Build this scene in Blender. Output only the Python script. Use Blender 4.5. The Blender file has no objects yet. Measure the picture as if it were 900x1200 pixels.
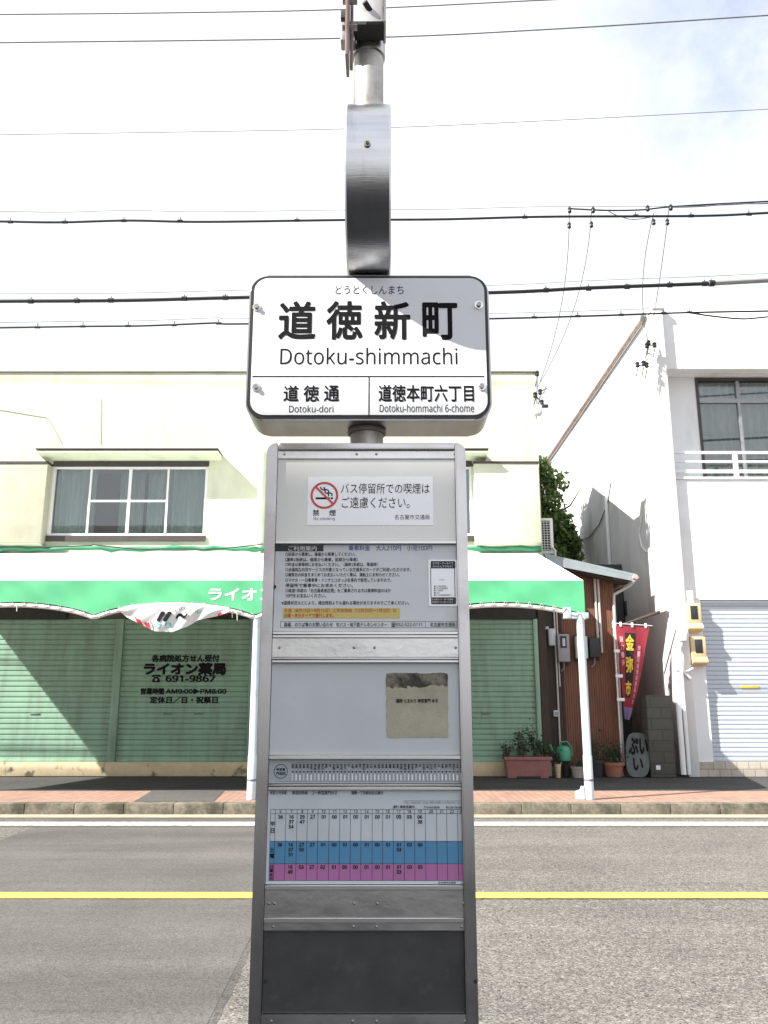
import bpy, bmesh, math, random
from mathutils import Vector, Matrix
R = math.radians
random.seed(7)
C = bpy.context.scene.collection
S = bpy.context.scene

# ------------------------------------------------------------------ camera
F = 971.0            # focal length in pixels of the 900x1200 photograph
PITCH = 12.93
CAMZ = 1.5
cam = bpy.data.cameras.new('camera')
cam.sensor_fit = 'VERTICAL'; cam.sensor_height = 36; cam.lens = 36*F/1200
cam.clip_start = 0.05; cam.clip_end = 3000
co = bpy.data.objects.new('camera', cam); C.objects.link(co)
co.location = (0, 0, CAMZ); co.rotation_euler = (R(90+PITCH), 0, 0)
S.camera = co
# ------------------------------------------------------------------ sky, sun, exposure
SUN_DIR = Vector((1.02, 0.53, -1.0)).normalized()      # the way the light travels
elev = math.asin(-SUN_DIR.z)
azim = math.atan2(-SUN_DIR.x, -SUN_DIR.y)              # from +Y towards +X
w = bpy.data.worlds.new('World'); S.world = w; w.use_nodes = True
nt = w.node_tree; nt.nodes.clear()
N = nt.nodes.new; L = nt.links.new
out = N('ShaderNodeOutputWorld'); bg = N('ShaderNodeBackground'); bg.inputs['Strength'].default_value = 0.10
sky = N('ShaderNodeTexSky'); sky.sky_type = 'NISHITA'; sky.sun_disc = False
sky.sun_elevation = elev; sky.sun_rotation = azim; sky.air_density = 1.0; sky.dust_density = 1.0
tc = N('ShaderNodeTexCoord')
no = N('ShaderNodeTexNoise'); no.inputs['Scale'].default_value = 3.4; no.inputs['Detail'].default_value = 8; no.inputs['Roughness'].default_value = .6
L(tc.outputs['Generated'], no.inputs['Vector'])
mx = N('ShaderNodeMix'); mx.data_type = 'RGBA'
mx.inputs[7].default_value = (4.3, 4.42, 4.7, 1)      # bright overcast cloud
# openings in the cloud where the blue shows through (directions on the sky)
total = None
for dx, dy, dz, rad_, amt in ((.50,.60,.62,.42,1.15), (-.47,.78,.40,.22,.55), (.1,-.5,.86,.5,.9), (-.8,-.3,.5,.4,.7)):
    vd = N('ShaderNodeVectorMath'); vd.operation = 'DISTANCE'
    vn = Vector((dx, dy, dz)).normalized(); vd.inputs[1].default_value = vn; L(tc.outputs['Generated'], vd.inputs[0])
    ma = N('ShaderNodeMapRange'); ma.inputs['From Min'].default_value = 0; ma.inputs['From Max'].default_value = rad_
    ma.inputs['To Min'].default_value = amt; ma.inputs['To Max'].default_value = 0; L(vd.outputs['Value'], ma.inputs['Value'])
    if total is None: total = ma.outputs['Result']
    else:
        ad = N('ShaderNodeMath'); ad.operation = 'ADD'; L(total, ad.inputs[0]); L(ma.outputs['Result'], ad.inputs[1]); total = ad.outputs[0]
nr = N('ShaderNodeMapRange'); nr.inputs['From Min'].default_value = .36; nr.inputs['From Max'].default_value = .58; L(no.outputs['Fac'], nr.inputs['Value'])
mu = N('ShaderNodeMath'); mu.operation = 'MULTIPLY'; L(total, mu.inputs[0]); L(nr.outputs['Result'], mu.inputs[1])
inv = N('ShaderNodeMath'); inv.operation = 'SUBTRACT'; inv.inputs[0].default_value = 1; inv.use_clamp = True; L(mu.outputs[0], inv.inputs[1])
L(inv.outputs[0], mx.inputs[0])
L(sky.outputs['Color'], mx.inputs[6]); L(mx.outputs[2], bg.inputs['Color']); L(bg.outputs['Background'], out.inputs['Surface'])
sl = bpy.data.lights.new('sun', 'SUN'); sl.energy = 4.2; sl.angle = R(0.5); sl.color = (1, .955, .88)
so = bpy.data.objects.new('sun', sl); C.objects.link(so)
so.rotation_euler = SUN_DIR.to_track_quat('-Z', 'Y').to_euler(); so.location = (-20, -12, 30)
S.view_settings.view_transform = 'Standard'; S.view_settings.look = 'None'
S.view_settings.gamma = 1; S.view_settings.use_curve_mapping = False
S.view_settings.exposure = 1.5
S.cycles.use_denoising = True
S.cycles.max_bounces = 8; S.cycles.transparent_max_bounces = 12
S.cycles.sample_clamp_indirect = 6

# ------------------------------------------------------------------ measuring helpers
ct, st = math.cos(R(PITCH)), math.sin(R(PITCH))
def P(px, py, Y):
    u = (px-450)/F; v = (600-py)/F; d = ct - v*st
    return Vector((u*Y/d, Y, CAMZ + Y*(st+v*ct)/d))
def X(px, py, Y): return P(px, py, Y).x
def Z(py, Y): return P(450, py, Y).z
def G(px, py, z=0.0):
    v = (600-py)/F; k = (st+v*ct)/(ct-v*st)
    return P(px, py, (z-CAMZ)/k)
def PX(px, py, x):
    u = (px-450)/F; v = (600-py)/F
    return P(px, py, x*(ct-v*st)/u)

# ------------------------------------------------------------------ materials
MATS = {}
def mat(name, col, rough=.6, metal=0.0, var=.10, vs=6.0, vstretch=(1,1,1), bump=0.0, bs=60.0, bstretch=(1,1,1),
        dirt=None, da=.35, ds=2.5, dstretch=(1,1,1), dlo=.5, dhi=.68, spec=.5, coat=0.0, trans=0.0, alpha=None, rvar=0.0):
    if name in MATS: return MATS[name]
    m = bpy.data.materials.new(name); m.use_nodes = True
    t = m.node_tree; b = t.nodes['Principled BSDF']; NN = t.nodes.new; LL = t.links.new
    b.inputs['Roughness'].default_value = rough; b.inputs['Metallic'].default_value = metal
    b.inputs['Specular IOR Level'].default_value = spec
    if coat: b.inputs['Coat Weight'].default_value = coat; b.inputs['Coat Roughness'].default_value = .08
    tcn = NN('ShaderNodeTexCoord')
    def noise(scale, stretch, det=5, ro=.6):
        mpn = NN('ShaderNodeMapping'); mpn.inputs['Scale'].default_value = stretch
        LL(tcn.outputs['Object'], mpn.inputs['Vector'])
        n = NN('ShaderNodeTexNoise'); n.inputs['Scale'].default_value = scale; n.inputs['Detail'].default_value = det; n.inputs['Roughness'].default_value = ro
        LL(mpn.outputs['Vector'], n.inputs['Vector']); return n
    n = noise(vs, vstretch)
    rp = NN('ShaderNodeValToRGB')
    e = rp.color_ramp.elements
    e[0].position = .3; e[1].position = .7
    e[0].color = tuple(c*(1-var) for c in col)+(1,); e[1].color = tuple(min(1, c*(1+var)) for c in col)+(1,)
    LL(n.outputs['Fac'], rp.inputs['Fac'])
    colout = rp.outputs['Color']
    if dirt:
        dn = noise(ds, dstretch, 8, .65)
        dr = NN('ShaderNodeValToRGB'); dr.color_ramp.elements[0].position = dlo; dr.color_ramp.elements[1].position = dhi
        dr.color_ramp.elements[1].color = (da, da, da, 1)
        LL(dn.outputs['Fac'], dr.inputs['Fac'])
        mixn = NN('ShaderNodeMix'); mixn.data_type = 'RGBA'; mixn.inputs[7].default_value = dirt+(1,)
        LL(dr.outputs['Color'], mixn.inputs[0]); LL(colout, mixn.inputs[6]); colout = mixn.outputs[2]
    LL(colout, b.inputs['Base Color'])
    if rvar:
        mr = NN('ShaderNodeMapRange'); mr.inputs['To Min'].default_value = max(.02, rough-rvar); mr.inputs['To Max'].default_value = min(1, rough+rvar)
        LL(n.outputs['Fac'], mr.inputs['Value']); LL(mr.outputs['Result'], b.inputs['Roughness'])
    if bump:
        bn = noise(bs, bstretch, 4); bb = NN('ShaderNodeBump'); bb.inputs['Strength'].default_value = bump; bb.inputs['Distance'].default_value = .01
        LL(bn.outputs['Fac'], bb.inputs['Height']); LL(bb.outputs['Normal'], b.inputs['Normal'])
    if trans:
        tr = NN('ShaderNodeBsdfTranslucent'); LL(colout, tr.inputs['Color'])
        ms = NN('ShaderNodeMixShader'); ms.inputs[0].default_value = trans
        LL(b.outputs[0], ms.inputs[1]); LL(tr.outputs[0], ms.inputs[2]); LL(ms.outputs[0], t.nodes['Material Output'].inputs['Surface'])
    MATS[name] = m; return m

def glass(name, tint=(.92,.95,.95), refl=.12, rough=.02, dirtcol=None, dirtamt=0.0):
    if name in MATS: return MATS[name]
    m = bpy.data.materials.new(name); m.use_nodes = True; t = m.node_tree; t.nodes.clear(); NN = t.nodes.new; LL = t.links.new
    o = NN('ShaderNodeOutputMaterial'); tr = NN('ShaderNodeBsdfTransparent'); tr.inputs['Color'].default_value = tint+(1,)
    gl = NN('ShaderNodeBsdfGlossy'); gl.inputs['Roughness'].default_value = rough
    fr = NN('ShaderNodeFresnel'); fr.inputs['IOR'].default_value = 1.5
    ad = NN('ShaderNodeMath'); ad.operation = 'ADD'; ad.inputs[1].default_value = refl; ad.use_clamp = True
    mxs = NN('ShaderNodeMixShader'); LL(fr.outputs[0], ad.inputs[0]); LL(ad.outputs[0], mxs.inputs[0])
    LL(tr.outputs[0], mxs.inputs[1]); LL(gl.outputs[0], mxs.inputs[2])
    last = mxs.outputs[0]
    if dirtamt:
        df = NN('ShaderNodeBsdfDiffuse'); df.inputs['Color'].default_value = dirtcol+(1,)
        tcn = NN('ShaderNodeTexCoord'); nn = NN('ShaderNodeTexNoise'); nn.inputs['Scale'].default_value = 5; nn.inputs['Detail'].default_value = 8
        LL(tcn.outputs['Object'], nn.inputs['Vector'])
        mr = NN('ShaderNodeMapRange'); mr.inputs['From Min'].default_value = .3; mr.inputs['From Max'].default_value = .75
        mr.inputs['To Min'].default_value = dirtamt*.5; mr.inputs['To Max'].default_value = dirtamt*1.5
        LL(nn.outputs['Fac'], mr.inputs['Value'])
        m2 = NN('ShaderNodeMixShader'); LL(mr.outputs[0], m2.inputs[0]); LL(last, m2.inputs[1]); LL(df.outputs[0], m2.inputs[2]); last = m2.outputs[0]
    LL(last, o.inputs['Surface']); MATS[name] = m; return m

def asphalt(name, base, agg, dark, scale=85, band=.12, stain=.25, pit=.18):
    m = bpy.data.materials.new(name); m.use_nodes = True; t = m.node_tree; b = t.nodes['Principled BSDF']; NN = t.nodes.new; LL = t.links.new
    b.inputs['Roughness'].default_value = .92; b.inputs['Specular IOR Level'].default_value = .25
    tcn = NN('ShaderNodeTexCoord')
    def nz(s, stretch=(1,1,1), d=3, ro=.55):
        q = NN('ShaderNodeMapping'); q.inputs['Scale'].default_value = stretch; LL(tcn.outputs['Object'], q.inputs['Vector'])
        n = NN('ShaderNodeTexNoise'); n.inputs['Scale'].default_value = s; n.inputs['Detail'].default_value = d; n.inputs['Roughness'].default_value = ro
        LL(q.outputs[0], n.inputs['Vector']); return n.outputs['Fac']
    def ramp(f, a, bb, c0, c1):
        r = NN('ShaderNodeValToRGB'); e = r.color_ramp.elements; e[0].position = a; e[1].position = bb
        e[0].color = tuple(c0)+(1,); e[1].color = tuple(c1)+(1,); LL(f, r.inputs['Fac']); return r.outputs['Color']
    def mixc(f, a, c, mode='MIX'):
        q = NN('ShaderNodeMix'); q.data_type = 'RGBA'; q.blend_type = mode
        if isinstance(f, float): q.inputs[0].default_value = f
        else: LL(f, q.inputs[0])
        for k, s in ((6, a), (7, c)):
            if isinstance(s, tuple): q.inputs[k].default_value = s+(1,)
            else: LL(s, q.inputs[k])
        return q.outputs[2]
    vo = NN('ShaderNodeTexVoronoi'); vo.inputs['Scale'].default_value = scale; LL(tcn.outputs['Object'], vo.inputs['Vector'])
    sep = NN('ShaderNodeSeparateColor'); LL(vo.outputs['Color'], sep.inputs[0])
    c = ramp(sep.outputs[0], .05, .95, dark, agg)
    c = mixc(ramp(nz(scale*.30, d=4), .40, .66, (0,)*3, (.85,)*3), c, base)
    v2 = NN('ShaderNodeTexVoronoi'); v2.inputs['Scale'].default_value = scale*.42; LL(tcn.outputs['Object'], v2.inputs['Vector'])
    s2 = NN('ShaderNodeSeparateColor'); LL(v2.outputs['Color'], s2.inputs[0])
    c = mixc(1.0, c, ramp(s2.outputs[1], .0, 1.0, (1-pit,)*3, (1+pit*.7,)*3), 'MULTIPLY')
    c = mixc(1.0, c, ramp(nz(3.5, (.25, 2.2, 1), 6, .7), .30, .42, (.80,)*3, (1,)*3), 'MULTIPLY')
    c = mixc(1.0, c, ramp(nz(1.1, (.12, 1.6, 1), 4), .3, .72, (1-band*2.2,)*3, (1+band,)*3), 'MULTIPLY')
    c = mixc(1.0, c, ramp(nz(.9, d=7, ro=.65), .3, .6, (1-stain,)*3, (1,)*3), 'MULTIPLY')
    c = mixc(1.0, c, ramp(nz(9, d=6, ro=.7), .27, .36, (.62,)*3, (1,)*3), 'MULTIPLY')
    LL(c, b.inputs['Base Color'])
    bb = NN('ShaderNodeBump'); bb.inputs['Strength'].default_value = .5; bb.inputs['Distance'].default_value = .006
    LL(nz(scale, d=3), bb.inputs['Height']); LL(bb.outputs[0], b.inputs['Normal'])
    return m

def bricks(name, c1, c2, mortar, scale, bw, rh, ms=.012, rot=None, rough=.85, dirt=(.1,.09,.08)):
    m = bpy.data.materials.new(name); m.use_nodes = True; t = m.node_tree; b = t.nodes['Principled BSDF']; NN = t.nodes.new; LL = t.links.new
    b.inputs['Roughness'].default_value = rough
    tcn = NN('ShaderNodeTexCoord'); q = NN('ShaderNodeMapping')
    if rot: q.inputs['Rotation'].default_value = rot
    LL(tcn.outputs['Object'], q.inputs['Vector'])
    br = NN('ShaderNodeTexBrick'); br.inputs['Scale'].default_value = scale; br.inputs['Brick Width'].default_value = bw; br.inputs['Row Height'].default_value = rh
    br.inputs['Mortar Size'].default_value = ms; br.inputs['Color1'].default_value = c1+(1,); br.inputs['Color2'].default_value = c2+(1,); br.inputs['Mortar'].default_value = mortar+(1,)
    LL(q.outputs[0], br.inputs['Vector'])
    n = NN('ShaderNodeTexNoise'); n.inputs['Scale'].default_value = 3; n.inputs['Detail'].default_value = 9; n.inputs['Roughness'].default_value = .7
    LL(tcn.outputs['Object'], n.inputs['Vector'])
    r = NN('ShaderNodeValToRGB'); r.color_ramp.elements[0].position = .5; r.color_ramp.elements[1].position = .75; r.color_ramp.elements[1].color = (.55,)*3+(1,)
    LL(n.outputs['Fac'], r.inputs['Fac'])
    mx2 = NN('ShaderNodeMix'); mx2.data_type = 'RGBA'; mx2.inputs[7].default_value = dirt+(1,)
    LL(r.outputs[0], mx2.inputs[0]); LL(br.outputs['Color'], mx2.inputs[6]); LL(mx2.outputs[2], b.inputs['Base Color'])
    bb = NN('ShaderNodeBump'); bb.inputs['Strength'].default_value = .6; bb.inputs['Distance'].default_value = .005; bb.invert = True
    LL(br.outputs['Fac'], bb.inputs['Height']); LL(bb.outputs[0], b.inputs['Normal'])
    return m

M_road = asphalt('coarse_asphalt', (.135,.127,.117), (.29,.27,.245), (.042,.04,.037), 105, .08, .20, .20)
M_patch = asphalt('smooth_asphalt', (.118,.112,.107), (.17,.160,.151), (.08,.074,.07), 130, .10, .22, .10)
M_joint = asphalt('sealed_joint', (.10,.095,.09), (.15,.14,.132), (.07,.066,.062), 120, .1, .2, .25)
M_seam = asphalt('worn_seam', (.116,.109,.102), (.23,.215,.20), (.055,.052,.048), 80, .2, .3, .25)
M_walk = asphalt('footway_asphalt', (.065,.064,.064), (.10,.098,.095), (.04,.04,.04), 110, .05, .25)
M_walkgap = asphalt('patched_asphalt', (.10,.098,.095), (.135,.13,.125), (.07,.07,.068), 110, .05, .2)
M_nearwalk = asphalt('fresh_asphalt', (.05,.049,.048), (.08,.078,.075), (.032,.032,.032), 110, .05, .2)
M_paver = bricks('red_pavers', (.295,.165,.12), (.35,.215,.16), (.16,.125,.105), 1, .22, .11, .006, rot=(0,0,R(90)))
M_kerb = mat('kerb_concrete', (.18,.16,.125), .92, var=.25, vs=30, bump=.8, bs=70, dirt=(.05,.05,.035), da=.85, ds=5, dstretch=(1,1,.8), dlo=.42, dhi=.62)
M_kerbtop = mat('kerb_top_concrete', (.40,.36,.29), .92, var=.2, vs=25, bump=.5, bs=70, dirt=(.14,.12,.09), da=.6, ds=4)
M_gutter = mat('gutter_concrete', (.34,.30,.23), .9, var=.18, vs=14, bump=.4, bs=80, dirt=(.2,.17,.12), da=.6, ds=4, dstretch=(.4,1,1))
M_white_line = mat('white_road_paint', (.62,.61,.58), .8, var=.06, vs=20, bump=.3, bs=90, dirt=(.20,.19,.18), da=.85, ds=11, dlo=.50, dhi=.66)
M_yellow_line = mat('yellow_road_paint', (.58,.45,.085), .8, var=.08, vs=20, bump=.3, bs=90, dirt=(.20,.16,.08), da=.8, ds=11, dlo=.51, dhi=.66)
M_wall = mat('cream_stucco', (.62,.65,.50), .9, var=.07, vs=1.2, bump=.25, bs=120, dirt=(.38,.38,.27), da=.5, ds=1.3, dstretch=(1.5,1,.35), dlo=.5, dhi=.75)
M_wallside = mat('pale_green_render', (.66,.74,.55), .9, var=.06, vs=2, bump=.25, bs=120, dirt=(.42,.44,.32), da=.4, ds=1.6, dstretch=(1.5,1,.4))
M_greywall = mat('grey_side_render', (.20,.20,.19), .9, var=.1, dirt=(.12,.12,.11), da=.5)
M_plinth = mat('stained_plinth', (.62,.52,.34), .9, var=.1, vs=5, bump=.3, bs=60, dirt=(.12,.10,.07), da=.9, ds=2.6, dlo=.58, dhi=.66)
M_shut = mat('green_shutter_paint', (.26,.43,.325), .5, var=.09, vs=1.6, dirt=(.17,.22,.165), da=.65, ds=2.6, dstretch=(2.2,1,.3), dlo=.44, dhi=.7, rvar=.1)
M_shuth = mat('dull_handle', (.16,.20,.17), .5)
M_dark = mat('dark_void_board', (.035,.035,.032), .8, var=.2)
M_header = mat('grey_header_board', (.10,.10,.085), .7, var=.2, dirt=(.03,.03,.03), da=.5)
M_brownframe = mat('dark_brown_metal', (.055,.045,.045), .5, var=.15)
M_alu = mat('window_aluminium', (.80,.81,.82), .4, .15, var=.05)
M_dalu = mat('grey_window_aluminium', (.30,.31,.32), .4, .4, var=.08)
M_curt = mat('pale_curtain', (.50,.66,.60), .9, var=.14, vs=3, vstretch=(4,1,.4), trans=.25)
M_curt2 = mat('grey_lace_curtain', (.50,.55,.50), .9, var=.12, vs=5, vstretch=(3,1,.6), trans=.2)
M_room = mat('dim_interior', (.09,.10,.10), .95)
M_glass = glass('window_glass', refl=.065)
M_awnw = mat('white_canvas', (.80,.80,.78), .85, var=.04, vs=2, bump=.12, bs=5, dirt=(.55,.55,.5), da=.35, ds=2, trans=.04)
M_awng = mat('green_canvas', (.10,.47,.225), .7, var=.09, vs=1.2, bump=.6, bs=3.5, bstretch=(1,1,.4), dirt=(.09,.42,.2), da=.35, ds=1.5, trans=.10)
M_tarp = mat('dark_green_tarp', (.03,.22,.11), .6, var=.2, vs=5, bump=.4, bs=9)
M_post = mat('pale_blue_post_paint', (.50,.60,.66), .4, var=.06, vs=6, dirt=(.35,.3,.25), da=.6, ds=7, dlo=.6, dhi=.7)
M_cord = mat('pale_cord', (.55,.55,.52), .9)
M_whitecloth = mat('white_banner_cloth', (.80,.80,.82), .8, var=.03, trans=.2)
M_ink = mat('black_ink', (.012,.012,.013), .7, var=.1, spec=.08)
M_inkw = mat('white_ink', (.82,.82,.82), .6, var=.02)
M_teal = mat('teal_ink', (.05,.38,.42), .6); M_redink = mat('red_ink', (.60,.05,.07), .6); M_blueink = mat('violet_blue_ink', (.10,.13,.42), .6)
M_orink = mat('orange_ink', (.50,.09,.03), .6); M_yelpaper = mat('amber_highlight', (.72,.56,.20), .6, var=.06)
M_steel = mat('brushed_stainless', (.46,.45,.44), .34, 1.0, var=.08, vs=5, vstretch=(14,1,.6), bump=.10, bs=60, bstretch=(.5,6,14), dirt=(.22,.20,.19), da=.35, ds=3, rvar=.06)
M_rim = mat('brushed_steel_band', (.58,.58,.59), .26, 1.0, var=.10, vs=16, vstretch=(.2,1,3), bump=.06, bs=60, bstretch=(.4,8,8), dirt=(.2,.19,.18), da=.4, ds=9, dstretch=(1,.4,.2), dlo=.55)
M_case = mat('case_aluminium', (.60,.585,.585), .27, 1.0, var=.06, vs=3, vstretch=(5,1,.5), dirt=(.30,.26,.24), da=.4, ds=6, rvar=.06)
M_band = mat('rivet_band_aluminium', (.72,.71,.69), .30, .97, var=.08, vs=7, bump=.08, bs=40, dirt=(.30,.29,.27), da=.5, ds=6, dstretch=(.5,1,1.5), rvar=.08)
M_trim = mat('bright_trim', (.78,.76,.74), .32, 1.0, var=.06, vs=10)
M_pole = mat('galvanised_pole', (.48,.47,.45), .5, .85, var=.2, vs=14, bump=.2, bs=40, dirt=(.26,.20,.15), da=.65, ds=9, dlo=.45, dhi=.6, rvar=.12)
M_rust = mat('rusty_purlin', (.30,.24,.235), .75, .3, var=.2, vs=12, dirt=(.20,.09,.05), da=.6, ds=7)
M_bracketw = mat('zinc_bracket', (.74,.74,.74), .5, .35, var=.08, vs=8, dirt=(.3,.26,.22), da=.4, ds=8)
M_face = mat('white_enamel', (.82,.83,.86), .28, var=.015, vs=2, spec=.4)
M_blackedge = mat('black_edge', (.02,.02,.025), .4)
M_pane = mat('milky_acrylic', (.74,.735,.70), .25, .25, var=.05, vs=2.5, dirt=(.62,.61,.57), da=.5, ds=3, dstretch=(1,1,.5), rvar=.08)
M_pane2 = mat('bluish_acrylic', (.61,.65,.665), .25, var=.06, vs=4, dirt=(.58,.63,.67), da=.5, ds=4, dlo=.45, dhi=.7, rvar=.1)
M_paper = mat('notice_paper', (.72,.75,.77), .3, var=.04, vs=3, dirt=(.45,.46,.46), da=.4, ds=4)
M_paper2 = mat('timetable_paper', (.68,.73,.78), .3, var=.03, vs=3, dirt=(.5,.54,.57), da=.35, ds=5)
M_strip = mat('route_strip_plastic', (.42,.46,.49), .4, var=.06, vs=6)
M_darkpane = mat('dark_lower_pane', (.07,.07,.07), .35, var=.12, vs=18, dirt=(.11,.11,.11), da=.6, ds=30, dlo=.56, dhi=.7, rvar=.1)
M_stick = mat('white_sticker', (.92,.93,.94), .35, .35, var=.02)
M_red = mat('sign_red', (.68,.08,.09), .4, var=.05); M_blue = mat('timetable_blue', (.10,.30,.52), .4, var=.04); M_pink = mat('timetable_pink', (.50,.19,.42), .4, var=.04)
M_peel = mat('yellowed_residue', (.46,.44,.34), .8, var=.10, vs=18, bump=.3, bs=40, dirt=(.33,.31,.24), da=.6, ds=14)
M_peeldark = mat('blackened_residue', (.06,.055,.045), .85, var=.5, vs=30, bump=.6, bs=40, dirt=(.30,.28,.22), da=.8, ds=22, dlo=.45, dhi=.6)
M_screw = mat('screw_steel', (.35,.34,.33), .4, .9)
M_cable = mat('black_cable_sheath', (.012,.012,.014), .6); M_cableg = mat('grey_cable_sleeve', (.22,.22,.22), .6); M_wire = mat('grey_steel_wire', (.16,.16,.17), .6)
M_cer = mat('dark_insulator', (.022,.02,.02), .35)
M_wood = mat('brown_corrugated_siding', (.20,.085,.05), .7, var=.18, vs=4, vstretch=(6,1,.4), dirt=(.10,.05,.035), da=.6, ds=3, dstretch=(2,1,.4), bump=.1)
M_woodd = mat('dark_weathered_post', (.055,.04,.032), .85, var=.25, vs=6, vstretch=(8,1,.4))
M_roofm = mat('grey_sheet_roof', (.34,.39,.41), .5, .3, var=.08, vs=4, dirt=(.2,.2,.2), da=.4, ds=3)
M_pvc = mat('pvc_downpipe', (.58,.56,.53), .5, var=.08, dirt=(.3,.27,.23), da=.4, ds=6)
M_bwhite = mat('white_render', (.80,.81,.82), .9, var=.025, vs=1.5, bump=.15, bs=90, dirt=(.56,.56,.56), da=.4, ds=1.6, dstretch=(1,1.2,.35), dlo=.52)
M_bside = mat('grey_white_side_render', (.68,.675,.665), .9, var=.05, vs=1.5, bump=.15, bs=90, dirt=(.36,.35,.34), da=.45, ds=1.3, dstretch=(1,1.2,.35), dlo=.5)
M_bshut = mat('blue_grey_shutter_paint', (.50,.55,.62), .45, var=.04, vs=2, dirt=(.36,.38,.42), da=.3, ds=2)
M_tile = bricks('beige_plinth_tiles', (.50,.44,.37), (.56,.50,.42), (.30,.27,.24), 1, .22, .14, .008, rot=(R(90),0,0), dirt=(.25,.22,.18))
M_block = bricks('grey_concrete_blocks', (.085,.083,.070), (.10,.097,.082), (.068,.066,.058), 1, .40, .20, .012, rot=(R(90),0,0), dirt=(.07,.07,.05))
M_gut = mat('rusty_gutter', (.46,.36,.31), .7, var=.12, vs=5, dirt=(.20,.12,.08), da=.5, ds=4)
M_cream = mat('cream_plastic', (.72,.55,.32), .5, var=.06, vs=8, dirt=(.45,.32,.18), da=.4, ds=8)
M_greybox = mat('grey_meter_plastic', (.30,.31,.33), .5, var=.08); M_palebox = mat('pale_meter_plastic', (.55,.58,.60), .5, var=.06); M_blackbox = mat('black_box_plastic', (.025,.027,.03), .5)
M_acw = mat('white_unit_casing', (.72,.72,.69), .5, var=.04); M_acd = mat('dark_grille_core', (.03,.03,.032), .7)
M_flag = mat('red_flag_cloth', (.38,.04,.065), .8, var=.08, vs=7, trans=.25); M_gold = mat('gold_print', (.78,.56,.06), .7); M_flagblk = mat('black_print_panel', (.02,.018,.018), .8); M_flagpur = mat('violet_print', (.22,.16,.30), .8); M_pinkink = mat('pale_pink_ink', (.70,.42,.46), .8)
M_planter = mat('pinkish_planter_plastic', (.30,.13,.12), .7, var=.12, vs=8); M_terra = mat('terracotta', (.34,.14,.09), .85, var=.15, vs=12)
M_can = mat('green_can_plastic', (.05,.28,.16), .4); M_potg = mat('grey_pot', (.34,.32,.29), .8, var=.12); M_potb = mat('black_pot', (.03,.03,.03), .7); M_potc = mat('cream_pot', (.55,.45,.28), .7)
M_soil = mat('potting_soil', (.05,.035,.025), .95, var=.3, vs=40)
M_leafs = [mat('leaf_dark', (.03,.065,.02), .55, var=.3, vs=9, trans=.25), mat('leaf_mid', (.055,.115,.03), .55, var=.3, vs=9, trans=.3), mat('leaf_light', (.14,.21,.05), .5, var=.25, vs=9, trans=.35)]
M_pl = [mat('pot_leaf_dark', (.03,.06,.03), .6, var=.3, vs=20, trans=.2), mat('pot_leaf_mid', (.06,.11,.04), .6, var=.3, vs=20, trans=.25)]
M_bark = mat('bark', (.09,.07,.055), .95, var=.3, vs=20, bump=.6, bs=30)
M_board = mat('grey_sign_board', (.085,.098,.093), .7, var=.12, vs=4, dirt=(.15,.16,.15), da=.5, ds=5)
M_near = mat('shade_building_render', (.55,.53,.50), .9, var=.08, dirt=(.3,.28,.25), da=.4)
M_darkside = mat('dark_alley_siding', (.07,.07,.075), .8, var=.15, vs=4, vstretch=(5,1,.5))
M_yel = mat('yellow_label', (.75,.62,.08), .6)
M_earth = mat('bare_ground', (.16,.15,.13), .95, var=.2, vs=2)

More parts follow.
